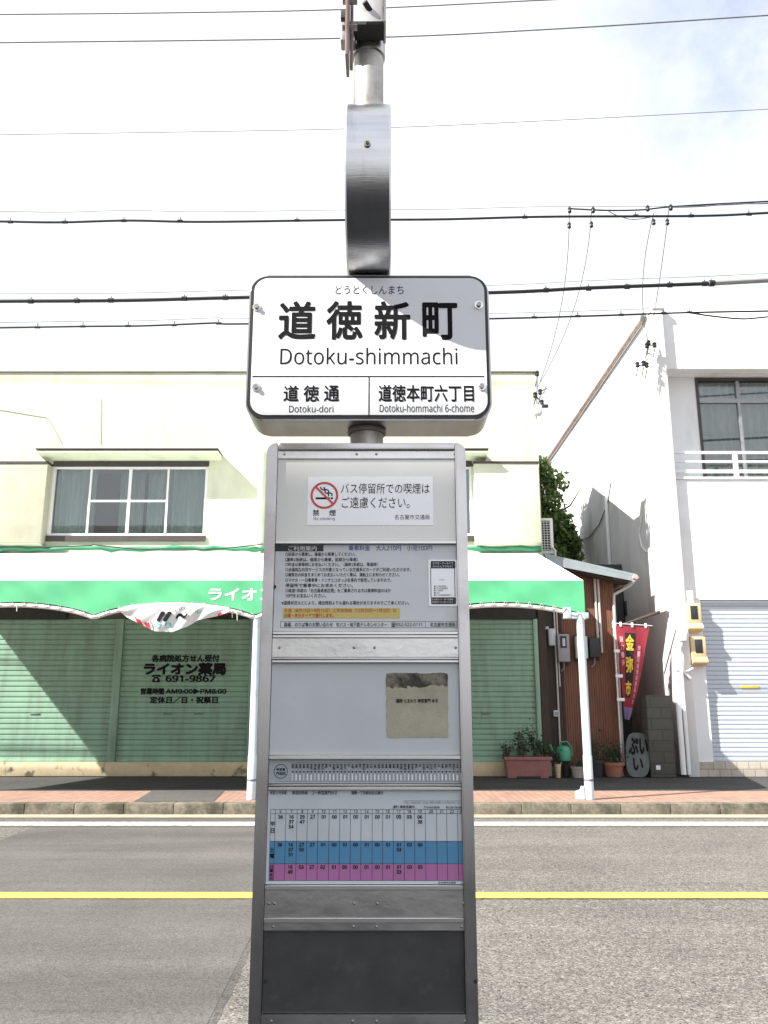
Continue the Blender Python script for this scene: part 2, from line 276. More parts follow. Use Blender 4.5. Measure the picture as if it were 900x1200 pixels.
# ------------------------------------------------------------------ mesh helpers
class MB:
    def __init__(s): s.bm = bmesh.new(); s.mats = []
    def mi(s, m):
        if m not in s.mats: s.mats.append(m)
        return s.mats.index(m)
    def box(s, x0, x1, y0, y1, z0, z1, m, bev=0.0, seg=2):
        vs = [s.bm.verts.new((x, y, z)) for x in (x0, x1) for y in (y0, y1) for z in (z0, z1)]
        i = s.mi(m); fs = []
        for q in ((0,1,3,2),(4,6,7,5),(0,4,5,1),(2,3,7,6),(0,2,6,4),(1,5,7,3)):
            f = s.bm.faces.new([vs[k] for k in q]); f.material_index = i; fs.append(f)
        if bev:
            es = list({e for f in fs for e in f.edges})
            r = bmesh.ops.bevel(s.bm, geom=es, offset=bev, segments=seg, affect='EDGES', profile=.5)
            for f in r['faces']: f.material_index = i
        return s
    def poly(s, pts, m):
        f = s.bm.faces.new([s.bm.verts.new(p) for p in pts]); f.material_index = s.mi(m); return s
    def prism(s, pts, vec, m, mside=None):
        v = Vector(vec); a = [s.bm.verts.new(p) for p in pts]; b = [s.bm.verts.new(Vector(p)+v) for p in pts]
        i = s.mi(m); j = s.mi(mside or m)
        s.bm.faces.new(a).material_index = i; s.bm.faces.new(b[::-1]).material_index = j
        for k in range(len(a)):
            s.bm.faces.new((a[k], b[k], b[(k+1)%len(a)], a[(k+1)%len(a)])).material_index = j
        return s
    def tube(s, pts, r, m, seg=8, caps=True):
        pts = [Vector(p) for p in pts]; n = len(pts); i = s.mi(m); rings = []
        rr = r if isinstance(r, (list, tuple)) else [r]*n
        up = None
        for k, p in enumerate(pts):
            d = (pts[min(k+1, n-1)]-pts[max(k-1, 0)]).normalized()
            if up is None: up = Vector((0,0,1)) if abs(d.z) < .9 else Vector((1,0,0))
            a = d.cross(up).normalized(); b = a.cross(d).normalized(); up = b
            rings.append([s.bm.verts.new(p + (a*math.cos(2*math.pi*q/seg)+b*math.sin(2*math.pi*q/seg))*rr[k]) for q in range(seg)])
        for k in range(n-1):
            for q in range(seg):
                f = s.bm.faces.new((rings[k][q], rings[k][(q+1)%seg], rings[k+1][(q+1)%seg], rings[k+1][q])); f.material_index = i; f.smooth = True
        if caps:
            s.bm.faces.new(rings[0][::-1]).material_index = i; s.bm.faces.new(rings[-1]).material_index = i
        return s
    def lathe(s, prof, c, m, seg=20, sq=None):
        i = s.mi(m); rings = []; c = Vector(c)
        for (r, z) in prof:
            rings.append([s.bm.verts.new(c+Vector((r*math.cos(2*math.pi*q/seg), r*math.sin(2*math.pi*q/seg), z))) for q in range(seg)])
        for k in range(len(prof)-1):
            for q in range(seg):
                f = s.bm.faces.new((rings[k][q], rings[k][(q+1)%seg], rings[k+1][(q+1)%seg], rings[k+1][q])); f.material_index = i; f.smooth = True
        s.bm.faces.new(rings[0][::-1]).material_index = i; s.bm.faces.new(rings[-1]).material_index = i
        return s
    def grid(s, fn, nu, nv, m, mfn=None):
        vs = [[s.bm.verts.new(fn(a/nu, b/nv)) for b in range(nv+1)] for a in range(nu+1)]
        for a in range(nu):
            for b in range(nv):
                f = s.bm.faces.new((vs[a][b], vs[a+1][b], vs[a+1][b+1], vs[a][b+1])); f.smooth = True
                f.material_index = s.mi(mfn((a+.5)/nu, (b+.5)/nv) if mfn else m)
        return s
    def leaf(s, p, size, m, rnd):
        d = Vector((rnd.gauss(0,1), rnd.gauss(0,1), rnd.gauss(0,1)-.5)).normalized(); a = d.orthogonal().normalized()
        a = Matrix.Rotation(rnd.random()*6.28, 3, d) @ a
        w_ = d.cross(a); l = size*rnd.uniform(.5,1.45); wd = l*.27
        p = Vector(p)
        v = [s.bm.verts.new(q) for q in (p, p+d*l*.5+a*wd, p+d*l+w_*l*.1, p+d*l*.5-a*wd)]
        s.bm.faces.new(v).material_index = s.mi(m)
    def build(s, name, parent=None, loc=None, recalc=True):
        if recalc: bmesh.ops.recalc_face_normals(s.bm, faces=s.bm.faces[:])
        me = bpy.data.meshes.new(name); s.bm.to_mesh(me); s.bm.free()
        for m in s.mats: me.materials.append(m)
        me.set_sharp_from_angle(angle=R(38))
        o = bpy.data.objects.new(name, me); C.objects.link(o)
        if parent:
            o.parent = parent
            o.matrix_parent_inverse = WORLD(parent).inverted()
        return o
def WORLD(o):
    m = Matrix.LocRotScale(o.location, o.rotation_euler, o.scale)
    if o.parent: m = WORLD(o.parent) @ o.matrix_parent_inverse @ m
    return m
def thing(name, label, cat, loc=(0,0,0), group=None):
    o = bpy.data.objects.new(name, None); C.objects.link(o); o.location = loc; o.empty_display_size = .2
    return tag(o, label, cat, group)
def tag(o, label, cat, group=None):
    o['label'] = label; o['category'] = cat
    if group: o['group'] = group
    return o
def struct(o, kind='structure'): o['kind'] = kind; return o
def dup(root, loc, label, rotz=0):
    r = root.copy(); C.objects.link(r); r.location = loc; r.rotation_euler = (0,0,rotz); r['label'] = label
    def rec(src, dst):
        for ch in [c for c in bpy.data.objects if c.parent == src]:
            c = ch.copy(); C.objects.link(c); c.parent = dst; c.matrix_parent_inverse = ch.matrix_parent_inverse.copy(); rec(ch, c)
    rec(root, r); return r
def sag(a, b, s, n=24, wob=0.0, rnd=None):
    a, b = Vector(a), Vector(b); o = []
    for k in range(n+1):
        t = k/n; p = a.lerp(b, t); p.z -= s*4*t*(1-t)
        if wob and rnd and 0 < k < n: p.z += rnd.uniform(-wob, wob)
        o.append(p)
    return o
def rrect(x0, x1, z0, z1, r, y, seg=8):
    pts = []
    for cx, cz, a0 in ((x1-r, z1-r, 0), (x0+r, z1-r, 90), (x0+r, z0+r, 180), (x1-r, z0+r, 270)):
        for k in range(seg+1):
            a = R(a0+90*k/seg); pts.append((cx+r*math.cos(a), y, cz+r*math.sin(a)))
    return pts

# text: built-in font, converted to mesh and fitted to a rectangle
TC = {}
def latin(s):
    o = ''
    for ch in s:
        if 'A' <= ch <= 'Z': o += chr(0x1D5A0+ord(ch)-65)
        elif 'a' <= ch <= 'z': o += chr(0x1D5BA+ord(ch)-97)
        elif '0' <= ch <= '9': o += chr(0x1D7E2+ord(ch)-48)
        else: o += ch
    return o
def text_geo(body, bold=0):
    k = body
    if k in TC: return TC[k]
    cu = bpy.data.curves.new('t', 'FONT'); cu.body = body; cu.size = 1; cu.resolution_u = 3; cu.fill_mode = 'FRONT'
    cu.space_line = .92
    o = bpy.data.objects.new('t', cu); C.objects.link(o)
    dg = bpy.context.evaluated_depsgraph_get()
    me = bpy.data.meshes.new_from_object(o.evaluated_get(dg))
    vs = [v.co.copy() for v in me.vertices]; fs = [list(p.vertices) for p in me.polygons]
    bpy.data.objects.remove(o); bpy.data.curves.remove(cu); bpy.data.meshes.remove(me)
    x0 = min(v.x for v in vs); x1 = max(v.x for v in vs); y0 = min(v.y for v in vs); y1 = max(v.y for v in vs)
    TC[k] = ([((v.x-x0)/(x1-x0), (v.y-y0)/(y1-y0)) for v in vs], fs, (x1-x0)/(y1-y0), y1-y0); return TC[k]
def text(mb, body, fn, m, bold=0.0):
    """fn maps (u,v) in the unit square (v up) to a point"""
    body = latin(body)
    vs, fs, asp, hh = text_geo(body); i = mb.mi(m)
    n = 0 if bold < .009 else (4 if bold < .019 else 8)
    sh_ = [(0, 0)]+[(math.cos(6.2832*(k+.5)/n)*bold/(hh*asp), math.sin(6.2832*(k+.5)/n)*bold/hh) for k in range(n)]
    for q, (du, dv) in enumerate(sh_):
        bv = [mb.bm.verts.new(Vector(fn(u+du, v+dv))-Vector((0, q*.00004, 0))) for u, v in vs]
        for f in fs:
            try: mb.bm.faces.new([bv[k] for k in f]).material_index = i
            except ValueError: pass
def ptext(mb, body, px0, px1, py0, py1, Y, m, bold=0.0):
    """text on a vertical plane at depth Y, fitted to a rectangle measured on the photograph"""
    pc = (py0+py1)/2; x0, x1 = X(px0, pc, Y), X(px1, pc, Y); z0, z1 = Z(py1, Y), Z(py0, Y)
    text(mb, body, lambda u, v: Vector((x0+(x1-x0)*u, Y, z0+(z1-z0)*v)), m, bold)
def prect(mb, px0, px1, py0, py1, Y, m):
    pc = (py0+py1)/2; x0, x1 = X(px0, pc, Y), X(px1, pc, Y); z0, z1 = Z(py1, Y), Z(py0, Y)
    mb.poly([(x0,Y,z0),(x1,Y,z0),(x1,Y,z1),(x0,Y,z1)], m)

# ================================================================== SETTING: ground, road, footways
YF = 16.2                       # face of the shop across the street
def sheet(name, pts, z, m):
    ar = sum(pts[k-1][0]*pts[k][1]-pts[k][0]*pts[k-1][1] for k in range(len(pts)))
    if ar < 0: pts = pts[::-1]
    return struct(MB().poly([(p[0], p[1], z) for p in pts], m).build(name, recalc=False))
def rect(x0, x1, y0, y1): return [(x0,y0),(x1,y0),(x1,y1),(x0,y1)]
sheet('ground', rect(-900,900,-900,900), -.03, M_earth)
sheet('road', rect(-200,200,2.4,11.95), 0, M_road)
A = G(432,958); B = G(298,1090); Cc = G(243,1200); D = Cc+(Cc-B)*.6
k = (2.45-Cc.y)/(Cc.y-B.y); D = Cc+(Cc-B)*k
E1 = G(70,958); E2 = G(0,985); E3 = E2+(E2-E1)*((E2.y-3)/(E1.y-E2.y))
rj = random.Random(4)
def jag(p, q, n, amp):
    d = (q-p); nrm = Vector((-d.y, d.x, 0)).normalized()
    return [p+d*(k_/n)+nrm*0*amp for k_ in range(n+1)]
A1 = Vector((A.x, 11.6, 0)); D1 = Vector((D.x, 2.45, 0)); edge_ = jag(A1, Vector((B.x,B.y,0)), 90, .005)+jag(Vector((B.x,B.y,0)), D1, 70, .005)[1:]
wd_ = Vector((.085, .03, 0))
jm = MB(); ph_ = [rj.uniform(0, 6.28) for _ in range(4)]
jl = [Vector((p.x-.055+.004*math.sin(k_*.31+ph_[0])+.003*math.sin(k_*.9+ph_[1]), p.y, .001)) for k_, p in enumerate(edge_)]
jr = [Vector((p.x+.045+.004*math.sin(k_*.27+ph_[2])+.003*math.sin(k_*1.1+ph_[3]), p.y, .001)) for k_, p in enumerate(edge_)]
for k_ in range(len(edge_)-1): jm.poly([jl[k_+1], jr[k_+1], jr[k_], jl[k_]] if jl[k_+1].y < jl[k_].y else [jl[k_], jr[k_], jr[k_+1], jl[k_+1]], M_joint)
bmesh.ops.remove_doubles(jm.bm, verts=jm.bm.verts[:], dist=.0001)
struct(jm.build('road_joint', recalc=False))
sheet('road_patch', [(p.x,p.y) for p in edge_]+[(E3.x,2.45),(E3.x,E3.y),(E1.x,11.6)], .0025, M_patch)
sheet('road_gutter', rect(-200,200,11.62,11.95), .008, M_gutter)
sheet('white_edge_line', rect(-200,200,G(450,968.3).y,G(450,964).y), .009, M_white_line)
sheet('yellow_centre_line', rect(-200,200,G(450,1054).y,G(450,1046.8).y), .009, M_yellow_line)
kb = MB(); x = -60.0
while x < 60:
    kb.box(x+.004, x+.676, 11.95, 12.15, -.02, .148, M_kerb, .008); x += .68
struct(kb.build('kerb'))
kb = MB(); x = -30.0
while x < 30:
    kb.box(x+.004, x+.676, 2.2, 2.4, -.02, .148, M_kerb, .014); x += .68
struct(kb.build('near_kerb'))
struct(MB().box(-200,200,12.15,60,-.02,.142,M_walk).build('pavement'))
sheet('paved_strip', rect(-60,60,12.15,13.62), .147, M_paver)
a, b, c, d = G(160,938,.15), G(253,938,.15), G(268,924,.15), G(185,924,.15)
sheet('pavement_patch', [(a.x,12.17),(b.x,12.17),(c.x,13.66),(d.x,13.66)], .151, M_walkgap)
struct(MB().box(-200,200,-60,2.2,-.02,.145,M_nearwalk).build('near_pavement'))

# ================================================================== SHOP WITH GREEN SHUTTERS
shop = thing('shop_building', 'cream two-storey shop building with pale green roller shutters and upstairs windows behind the bus stop', 'shop', (-5, YF, .15))
ztop = Z(437, YF); XR = 3.15; XL = -16.0
zA, zB = 4.40, 3.05            # awning foot on wall, head of shutters
zs0 = Z(893, YF)               # shutter sill
w1 = (X(60,585,YF), X(242,585,YF)); w2 = (-1.42, X(553,585,YF)); wz = (Z(631,YF), Z(541,YF))
mb = MB()
def wall_with_holes(mb, x0, x1, z0, z1, y0, y1, holes, m):
    xs = sorted({x0, x1, *[h for q in holes for h in q[:2]]}); zs = sorted({z0, z1, *[h for q in holes for h in q[2:]]})
    for i in range(len(xs)-1):
        for j in range(len(zs)-1):
            cx, cz = (xs[i]+xs[i+1])/2, (zs[j]+zs[j+1])/2
            if any(h[0] < cx < h[1] and h[2] < cz < h[3] for h in holes): continue
            mb.box(xs[i], xs[i+1], y0, y1, zs[j], zs[j+1], m)
wall_with_holes(mb, XL, XR, 3.75, ztop, YF, YF+.25, [(w1[0],w1[1],wz[0],wz[1]),(w2[0],w2[1],wz[0],wz[1])], M_wall)
bmesh.ops.remove_doubles(mb.bm, verts=mb.bm.verts[:], dist=.0005)
mb.box(XR-.25, XR-.002, YF+.26, YF+7.6, .15, 8.0, M_greywall)
mb.box(XL, XR-.26, YF+7.4, YF+7.6, .15, 8.0, M_greywall)
mb.build('wall', shop)
q = MB(); q.prism([(XL,YF+.5,8.02),(XL,20.4,9.82),(XL,23.6,8.02)], (XR-.15-XL,0,0), M_roofm); q.build('roof', shop)
MB().box(XL, XR+.03, YF-.03, YF+.28, ztop+.002, ztop+.03, mat('cap_flashing', (.12,.13,.085), .6, var=.2, vs=3)).build('parapet_cap', shop)
MB().box(XL, XR-.01, YF-.02, YF+.2, .15, zs0-.002, M_plinth, .01).build('plinth', shop)
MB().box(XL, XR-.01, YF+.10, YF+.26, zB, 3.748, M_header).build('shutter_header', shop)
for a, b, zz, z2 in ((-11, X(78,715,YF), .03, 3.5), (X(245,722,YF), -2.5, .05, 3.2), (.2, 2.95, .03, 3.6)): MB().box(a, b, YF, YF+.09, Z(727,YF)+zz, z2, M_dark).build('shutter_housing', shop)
# windows upstairs
def window(parent, x0, x1, z0, z1, y, ncol, fm, dm, cm, cols, mid=None, curtains=True, lower=None):
    fr = MB(); t = .05
    fr.box(x0-.02, x1+.02, y-.03, y+.1, z1-.10, z1+.01, dm); fr.box(x0-.02, x1+.02, y-.06, y+.1, z0-.06, z0+.05, dm)
    fo = fr.build('window', parent)
    sa = MB(); a0, a1 = z0+.055, z1-.105
    sa.box(x0, x1, y-.01, y+.06, a0, a0+t, fm); sa.box(x0, x1, y-.01, y+.06, a1-t, a1, fm)
    ed = [x0+(x1-x0)*q for q in cols]
    for q, e in enumerate(ed):
        ww = .045 if q in (0, len(ed)-1) else (.06 if q == len(ed)//2 else .04)
        cx = min(max(e, x0+ww/2), x1-ww/2)
        sa.box(cx-ww/2, cx+ww/2, y-.02, y+.05, a0+t+.001, a1-t-.001, fm)
    if mid is not None:
        for q in mid: sa.box(ed[q]+.032, ed[q+1]-.032, y-.015, y+.04, (a0+a1)/2-.02, (a0+a1)/2+.02, fm)
    sa.build('sash', fo)
    MB().box(x0+.03, x1-.03, y+.014, y+.02, a0+.02, a1-.02, M_glass).build('pane', fo)
    rnd = random.Random(int(x0*100))
    cu = MB()
    for (c0, c1, dep, wav) in curtains:
        xa, xb = x0+(x1-x0)*c0, x0+(x1-x0)*c1
        nfold = max(3, int((xb-xa)*wav))
        ph = [rnd.uniform(-.4,.4) for _ in range(nfold+2)]
        cu.grid(lambda u, v: Vector((xa+(xb-xa)*u, y+dep+(.06+.02*math.sin(u*9))*math.sin(u*nfold*6.283+ph[int(u*nfold)]*(.4+v)) , z0+.04+(z1-z0-.14)*v)), nfold*10, 6, cm)
    cu.build('curtain', fo)
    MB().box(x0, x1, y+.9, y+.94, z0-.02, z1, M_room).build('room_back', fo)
window(shop, w1[0], w1[1], wz[0], wz[1], YF+.02, 4, M_alu, M_brownframe, M_curt, (0,.245,.5,.745,1), mid=(1,2), curtains=((0,.27,.14,5),(.60,.76,.20,5),(.73,1,.14,5),(.40,.56,.40,4)))
window(shop, w2[0], w2[1], wz[0], wz[1], YF+.02, 4, M_alu, M_brownframe, M_curt, (0,.25,.5,.75,1), mid=(1,2), curtains=((0,.3,.12,5),(.4,.6,.3,4),(.68,1,.12,5)))
for (a, b) in ((X(42,532,15.75), X(255,532,15.75)), (-1.75, X(572,530,15.75))):
    zt, zb = Z(528,15.75), Z(538,15.75)
    q = MB(); q.prism([(a,15.75,zt-.035),(a,15.75,zt),(a,YF-.002,zt+.02),(a,YF-.002,wz[1]+.025)], (b-a,0,0), M_wallside)
    q.box(a-.01, b+.01, 15.73, YF-.004, zt+.022, zt+.045, M_brownframe)
    q.build('window_hood', shop)
# shutter boxes beside the windows
for (a, b, bm_) in ((-9.6, w1[0]-.03, mat('beige_panel', (.46,.46,.35), .85, var=.06, dirt=(.34,.34,.26), da=.4, ds=2)), (w2[1]+.03, XR-.06, M_wall)):  # left box gets a darker beige, right box the wall colour
    q = MB(); z0, z1 = Z(636,15.95), Z(543,15.95)
    q.box(a, b, 15.95, YF-.003, z0, z1, bm_, .01)
    q.box(a-.01, b+.012, 15.93, YF-.004, z1+.004, z1+.04, M_brownframe)
    q.prism([(a+.02,15.98,z0-.003),(a+.02,YF-.004,z0-.003),(a+.02,YF-.004,z0-.09)], (b-a-.04,0,0), M_wallside)
    q.build('shutter_box', shop)
q = MB(); xp = X(306,585,16.1)
q.tube([(xp,YF-.002,Z(529,16.1)),(xp,YF-.06,Z(530,16.1)),(xp,YF-.09,Z(540,16.1)),(xp,YF-.09,4.46)], .075, M_wallside, 12)
for zz in (6.1, 5.4, 4.7): q.box(xp-.085, xp+.085, YF-.10, YF-.003, zz, zz+.03, M_wallside)
q.build('downpipe', shop)
q = MB(); yw_ = YF-.012
q.tube([P(0,480,yw_)+Vector((-3,0,.05)), P(0,480,yw_), P(30,485,yw_), P(55,489,yw_), P(72,519,yw_)], .008, M_cord, 5); q.build('wall_wire', shop)
MB().tube([P(118,466,yw_), P(117.5,520,yw_)], .006, M_cord, 5).build('wall_wire', shop)
# roller shutters
def shutter(parent, x0, x1, z0, z1, y, m, n, depth=.018, yellow=None):
    q = MB(); p = (z1-z0)/n; i = q.mi(m)
    prof = []
    for k in range(n):
        b0 = z0+k*p
        prof += [(y+depth, b0), (y, b0+p*.14), (y-.003, b0+p*.5), (y+.001, b0+p*.86), (y+depth, b0+p*.93)]
    prof.append((y+depth, z1))
    va = [q.bm.verts.new((x0, yy, zz)) for yy, zz in prof]; vb = [q.bm.verts.new((x1, yy, zz)) for yy, zz in prof]
    for k in range(len(prof)-1):
        q.bm.faces.new((va[k], vb[k], vb[k+1], va[k+1])).material_index = i
    q.box(x0, x1, y-.012, y+.03, z0-.05+.052, z0+.05, m, .004)
    for hx in (.38, .62):
        cx = x0+(x1-x0)*hx; q.box(cx-.09, cx+.09, y-.016, y-.004, z0+.865, z0+.895, M_shuth, .003)
    return q.build('roller_shutter', parent)
zt = Z(727, YF)+.03
sh = [(-9.0,-5.215),(-5.06,-2.60),(-2.46,.22),(.36,2.90)]
sobj = [shutter(shop, a, b, zs0, zt, YF+.06, M_shut, 27) for a, b in sh]
for k in range(len(sh)):
    a = sh[k][1]; b = sh[k+1][0] if k < 3 else a+.09
    MB().box(a+.003, b-.003, YF+.0, YF+.12, zs0, zt, M_shut, .008).build('shutter_post', shop)
MB().box(-9.4,-9.003, YF, YF+.2, zs0, 3.7, M_wall).build('shutter_pier', shop)
MB().box(3.0, XR-.005, YF+.01, YF+.25, zs0, 3.745, M_woodd).build('corner_post', shop)
# writing on the second shutter
q = MB(); yl = YF+.054
for body, x0, x1, y0, y1, bo in (('各病院処方せん受付',178,257,767.5,775.5,.045),('ライオン薬局',169,264,777,790.5,.055),('691-9867',194.5,252,791.5,798.8,.045),
        ('営業時間',165,192,806.5,813.8,.045),('AM9:00▶PM8:00',194.5,265,806.8,813.4,.04),('定休日／日・祝祭日',176,255,816.5,824,.045)):
    ptext(q, body, x0, x1, y0, y1, yl, M_ink, bo)
# telephone emblem: handset over a body with a dial
c0 = P(183, 795.2, yl); s_ = .058
hs = [(-1.5,.55),(-1.5,.95),(-.9,1.3),(.9,1.3),(1.5,.95),(1.5,.55),(.8,.5),(.7,.85),(-.7,.85),(-.8,.5)]
q.poly([(c0.x+s_*a, yl, c0.z+s_*b) for a, b in hs], M_ink)
bd = [(-.55,.6),(.55,.6),(1.25,-.4),(1.25,-1.2),(-1.25,-1.2),(-1.25,-.4)]
q.poly([(c0.x+s_*a, yl, c0.z+s_*b) for a, b in bd], M_ink)
q.poly([(c0.x+s_*.42*math.cos(k*.5236), yl-.001, c0.z-s_*.35+s_*.42*math.sin(k*.5236)) for k in range(12)], M_shut)
q.build('lettering', sobj[1], recalc=False)

# ================================================================== AWNING
YA = 12.4; XAL = -8.9; XAR = X(684,690,YA)
aw = thing('shop_awning', 'white and green canvas shop awning with a scalloped edge on pale blue posts', 'awning', (-1.88, YA, .15))
zv = Z(680, YA); zlo = Z(723.5, YA)+.03; zhi = Z(708, YA)+.03
dips = [X(110,724,YA)-2.42*2, X(110,724,YA)-2.42, X(110,724,YA), X(298,722,YA), (X(298,722,YA)+XAR)/2, XAR-.02]
def zscallop(x):
    for k in range(len(dips)-1):
        if dips[k] <= x <= dips[k+1]:
            t = (x-dips[k])/(dips[k+1]-dips[k]); return zlo+(zhi-zlo)*(4*t*(1-t))**.8
    return zlo
bars = dips
def awn_top(u, v):
    xx = XAL+(XAR-XAL)*u; yy = YA+(YF-YA)*v; zz = zv+(zA-zv)*v
    t = 0
    for k in range(len(dips)-1):
        if dips[k] <= xx <= dips[k+1]: t = (xx-dips[k])/(dips[k+1]-dips[k])
    zz -= .07*(4*t*(1-t))*(4*v*(1-v))
    return Vector((xx, yy-.002*(v==1)*0, zz))
MB().grid(awn_top, 90, 14, M_awnw).build('canopy_cloth', aw)
def val(u, v):
    xx = XAL+(XAR-XAL)*u; zb = zscallop(xx); zz = zb+(zv-.004-zb)*v
    return Vector((xx, YA-.015+.02*math.sin(xx*5.1)*v*(1-v)*2+.012*math.sin(xx*13+v*5)*(1-v), zz))
vo = MB().grid(val, 180, 10, M_awng).build('valance', aw)
q = MB()
def onval(xx, zz):
    zb = zscallop(xx); p = val((xx-XAL)/(XAR-XAL), (zz-zb)/(zv-.004-zb)); return p+Vector((0,-.003,0))
text(q, 'ライオン薬局', lambda u, v: onval(X(245,697,YA)+(X(361,697,YA)-X(245,697,YA))*u, Z(704,YA)+(Z(689,YA)-Z(704,YA))*v), M_inkw, .03)
q.build('lettering', vo, recalc=False)
pp = []
nn = 160
for k in range(nn+1):
    xx = XAL+(XAR-XAL)*k/nn; pp.append((xx, YA+.01, zscallop(xx)-.045))
MB().tube(pp, .032, M_bracketw, 8).build('edge_pipe', aw)
q = MB(); x = XAL+.05
lace = []
while x < XAR-.05:
    lace += [(x, YA-.03, zscallop(x)-.06), (x+.045, YA-.04, zscallop(x+.045)+.02), (x+.09, YA-.03, zscallop(x+.09)-.06)]; x += .18
q.tube(lace, .006, M_cord, 5)
for xx, l in ((X(20,720,YA), .12), (X(165,720,YA), .14), (X(272,725,YA), .13), (X(278,725,YA), .16), (X(262,722,YA), .1)):
    q.tube([(xx,YA-.035,zscallop(xx)-.02),(xx+.01,YA-.04,zscallop(xx)-.02-l)], .008, M_cord, 5)
q.build('lacing', aw)
q = MB()
for xx in dips + [(dips[k]+dips[k+1])/2 for k in range(2, 5)]:
    if xx < XAL: continue
    xx = min(xx, XAR-.03)
    q.tube([(xx, YA+.03, zv-.06), (xx, YF-.02, zA-.07)], .024, M_bracketw, 8)
q.tube([(XAL,YA+.03,zv-.055),(XAR,YA+.03,zv-.055)], .024, M_bracketw, 8)
q.build('rafter_pipe', aw)
for (xx, lean) in ((X(297.5,830,YA), 0), (X(686,830,YA), 0)):
    q = MB(); q.lathe([(.065,.15),(.065,.75),(.058,.76),(.058,zlo+.0)], (xx, YA+.03, 0), M_post, 20)
    q.lathe([(.067,.40),(.067,.43)], (xx,YA+.03,0), M_wire, 20)
    q.build('post', aw)
q = MB(); xx = X(686,830,YA)
q.box(xx-.26, xx+.12, YA-.02, YA+.08, zlo-.05, zlo+.04, M_post, .01).box(xx-.26, xx-.14, YA-.03, YA+.05, zlo-.05, zlo+.12, M_post, .01)
q.build('post_bracket', aw)
q = MB(); q.prism([(xx-.20,YA+.0,.152),(xx-.075,YA+.0,.152),(xx-.075,YA,.33),(xx-.11,YA,.33),(xx-.13,YA,.28),(xx-.20,YA,.26)], (0,.06,0), M_post); q.build('post_stay', aw)
# rolled tarp along the head of the awning
rnd = random.Random(3)
pts = [(-9+12.1*k/60, YF-.12+rnd.uniform(-.02,.02), zA+.05+rnd.uniform(-.02,.02)) for k in range(61)]
MB().tube(pts, [.045+rnd.uniform(-.015,.02) for _ in pts], M_tarp, 8).build('rolled_tarp', aw)
q = MB()
rn = random.Random(5)
q.tube(sag((-9,YF-.2,zA+.14),(X(108,640,YF-.2),YF-.2,zA+.10),.05,20), .012, M_cable, 6)
q.tube(sag((X(108,640,YF-.2),YF-.2,zA+.12),(X(308,640,YF-.2),YF-.2,zA+.13),.12,20), .012, M_cable, 6)
tag(q.build('wall_cable'), 'thin black cable looping along the wall just above the white awning', 'cable')
# torn banner
xa, xb = X(137,716,YA-.12), X(268,713,YA-.12); zt0 = Z(716,YA-.12)
low = [(0,.02),(.08,-.10),(.2,-.22),(.35,-.35),(.5,-.36),(.62,-.27),(.72,-.15),(.85,-.1),(1,-.04)]
def lerp_low(u):
    for (a, p), (b, r_) in zip(low, low[1:]):
        if a <= u <= b: return p+(r_-p)*(u-a)/(b-a)
    return low[-1][1]
def bannerfn(u, v):
    xx = xa+(xb-xa)*u; top = zscallop(xx)-.01; bot = zt0+lerp_low(u)*.85
    zz = bot+(top-bot)*v
    return Vector((xx, YA-.07+.025*math.sin(u*11+v*3)*(1-v*.6)-.02*math.sin(v*3.1)+.012*math.sin(u*31-v*7), zz))
ban = MB().grid(bannerfn, 150, 40, M_whitecloth, lambda u, v: M_redink if (.15<u<.34 and v < .20+.07*math.sin(u*47)+.04*math.sin(u*131) and math.sin(u*83+v*9) < .75) or (u > .90 and v < .2+.1*math.sin(u*90)) else M_whitecloth)
bo_ = tag(ban.build('cloth_banner'), 'crumpled white cloth banner with dark and red print hanging from the awning edge', 'banner')
q = MB()
def onb(du, dv, su, sv): return lambda u, v: bannerfn(du+su*u, dv+sv*v)+Vector((0,-.02,0))
text(q, '〃', onb(.37,.36,.11,.30), M_ink, .06); text(q, 'のり', onb(.34,.12,.15,.20), M_teal, .02); text(q, '〜', onb(.53,.40,.10,.16), M_ink, .05); text(q, '心', onb(.70,.40,.06,.2), M_teal, .02); text(q, 'しのべ', onb(.5,.7,.17,.12), M_wire, .01)
q.build('lettering', bo_, recalc=False)

# ================================================================== BROWN LEAN-TO HOUSE
YH = 16.6
hs_ = thing('wooden_house', 'small brown sided lean-to house with grey sheet roof squeezed between the two larger buildings', 'house', (4, YH, .15))
hx0, hx1 = 3.17, X(726,800,YH)
q = MB(); i = q.mi(M_wood); nz_ = 32; prof = []
for k in range(nz_):
    a = hx0+(hx1-hx0)*k/nz_; p = (hx1-hx0)/nz_
    prof += [(a, YH), (a+p*.80, YH), (a+p*.86, YH+.014), (a+p*.96, YH+.014)]
prof.append((hx1, YH))
va = [q.bm.verts.new((a, b, .3)) for a, b in prof]; vb = [q.bm.verts.new((a, b, 4.02)) for a, b in prof]
for k in range(len(prof)-1): q.bm.faces.new((va[k], va[k+1], vb[k+1], vb[k])).material_index = i
q.box(hx1-.06, hx1, YH+.001, YH+5, .3, 3.9, M_wood); q.box(hx0, hx1-.061, YH+.02, YH+.1, .3, 3.9, M_woodd)
q.build('wall', hs_)
MB().box(hx0, hx1+.02, YH-.03, YH+.12, .14, .298, M_kerb).build('footing', hs_)
zl, zr = Z(652,16.25), Z(676,16.25); rx1 = X(745,678,16.25)
q = MB(); q.prism([(3.2,16.2,zl),(rx1,16.2,zr),(rx1,16.2,zr+.05),(3.2,16.2,zl+.05)], (0,6,0), M_roofm)
q.prism([(3.2,16.19,zl-.16),(rx1-.02,16.19,zr-.10),(rx1-.02,16.19,zr-.002),(3.2,16.19,zl-.002)], (0,.03,0), M_roofm)
q.build('roof', hs_)
MB().prism([(3.2,16.25,zl-.17),(rx1-.15,16.25,zr-.13),(rx1-.15,16.25,zr-.10),(3.2,16.25,zl-.14)], (0,.34,0), M_woodd).build('eave_board', hs_)
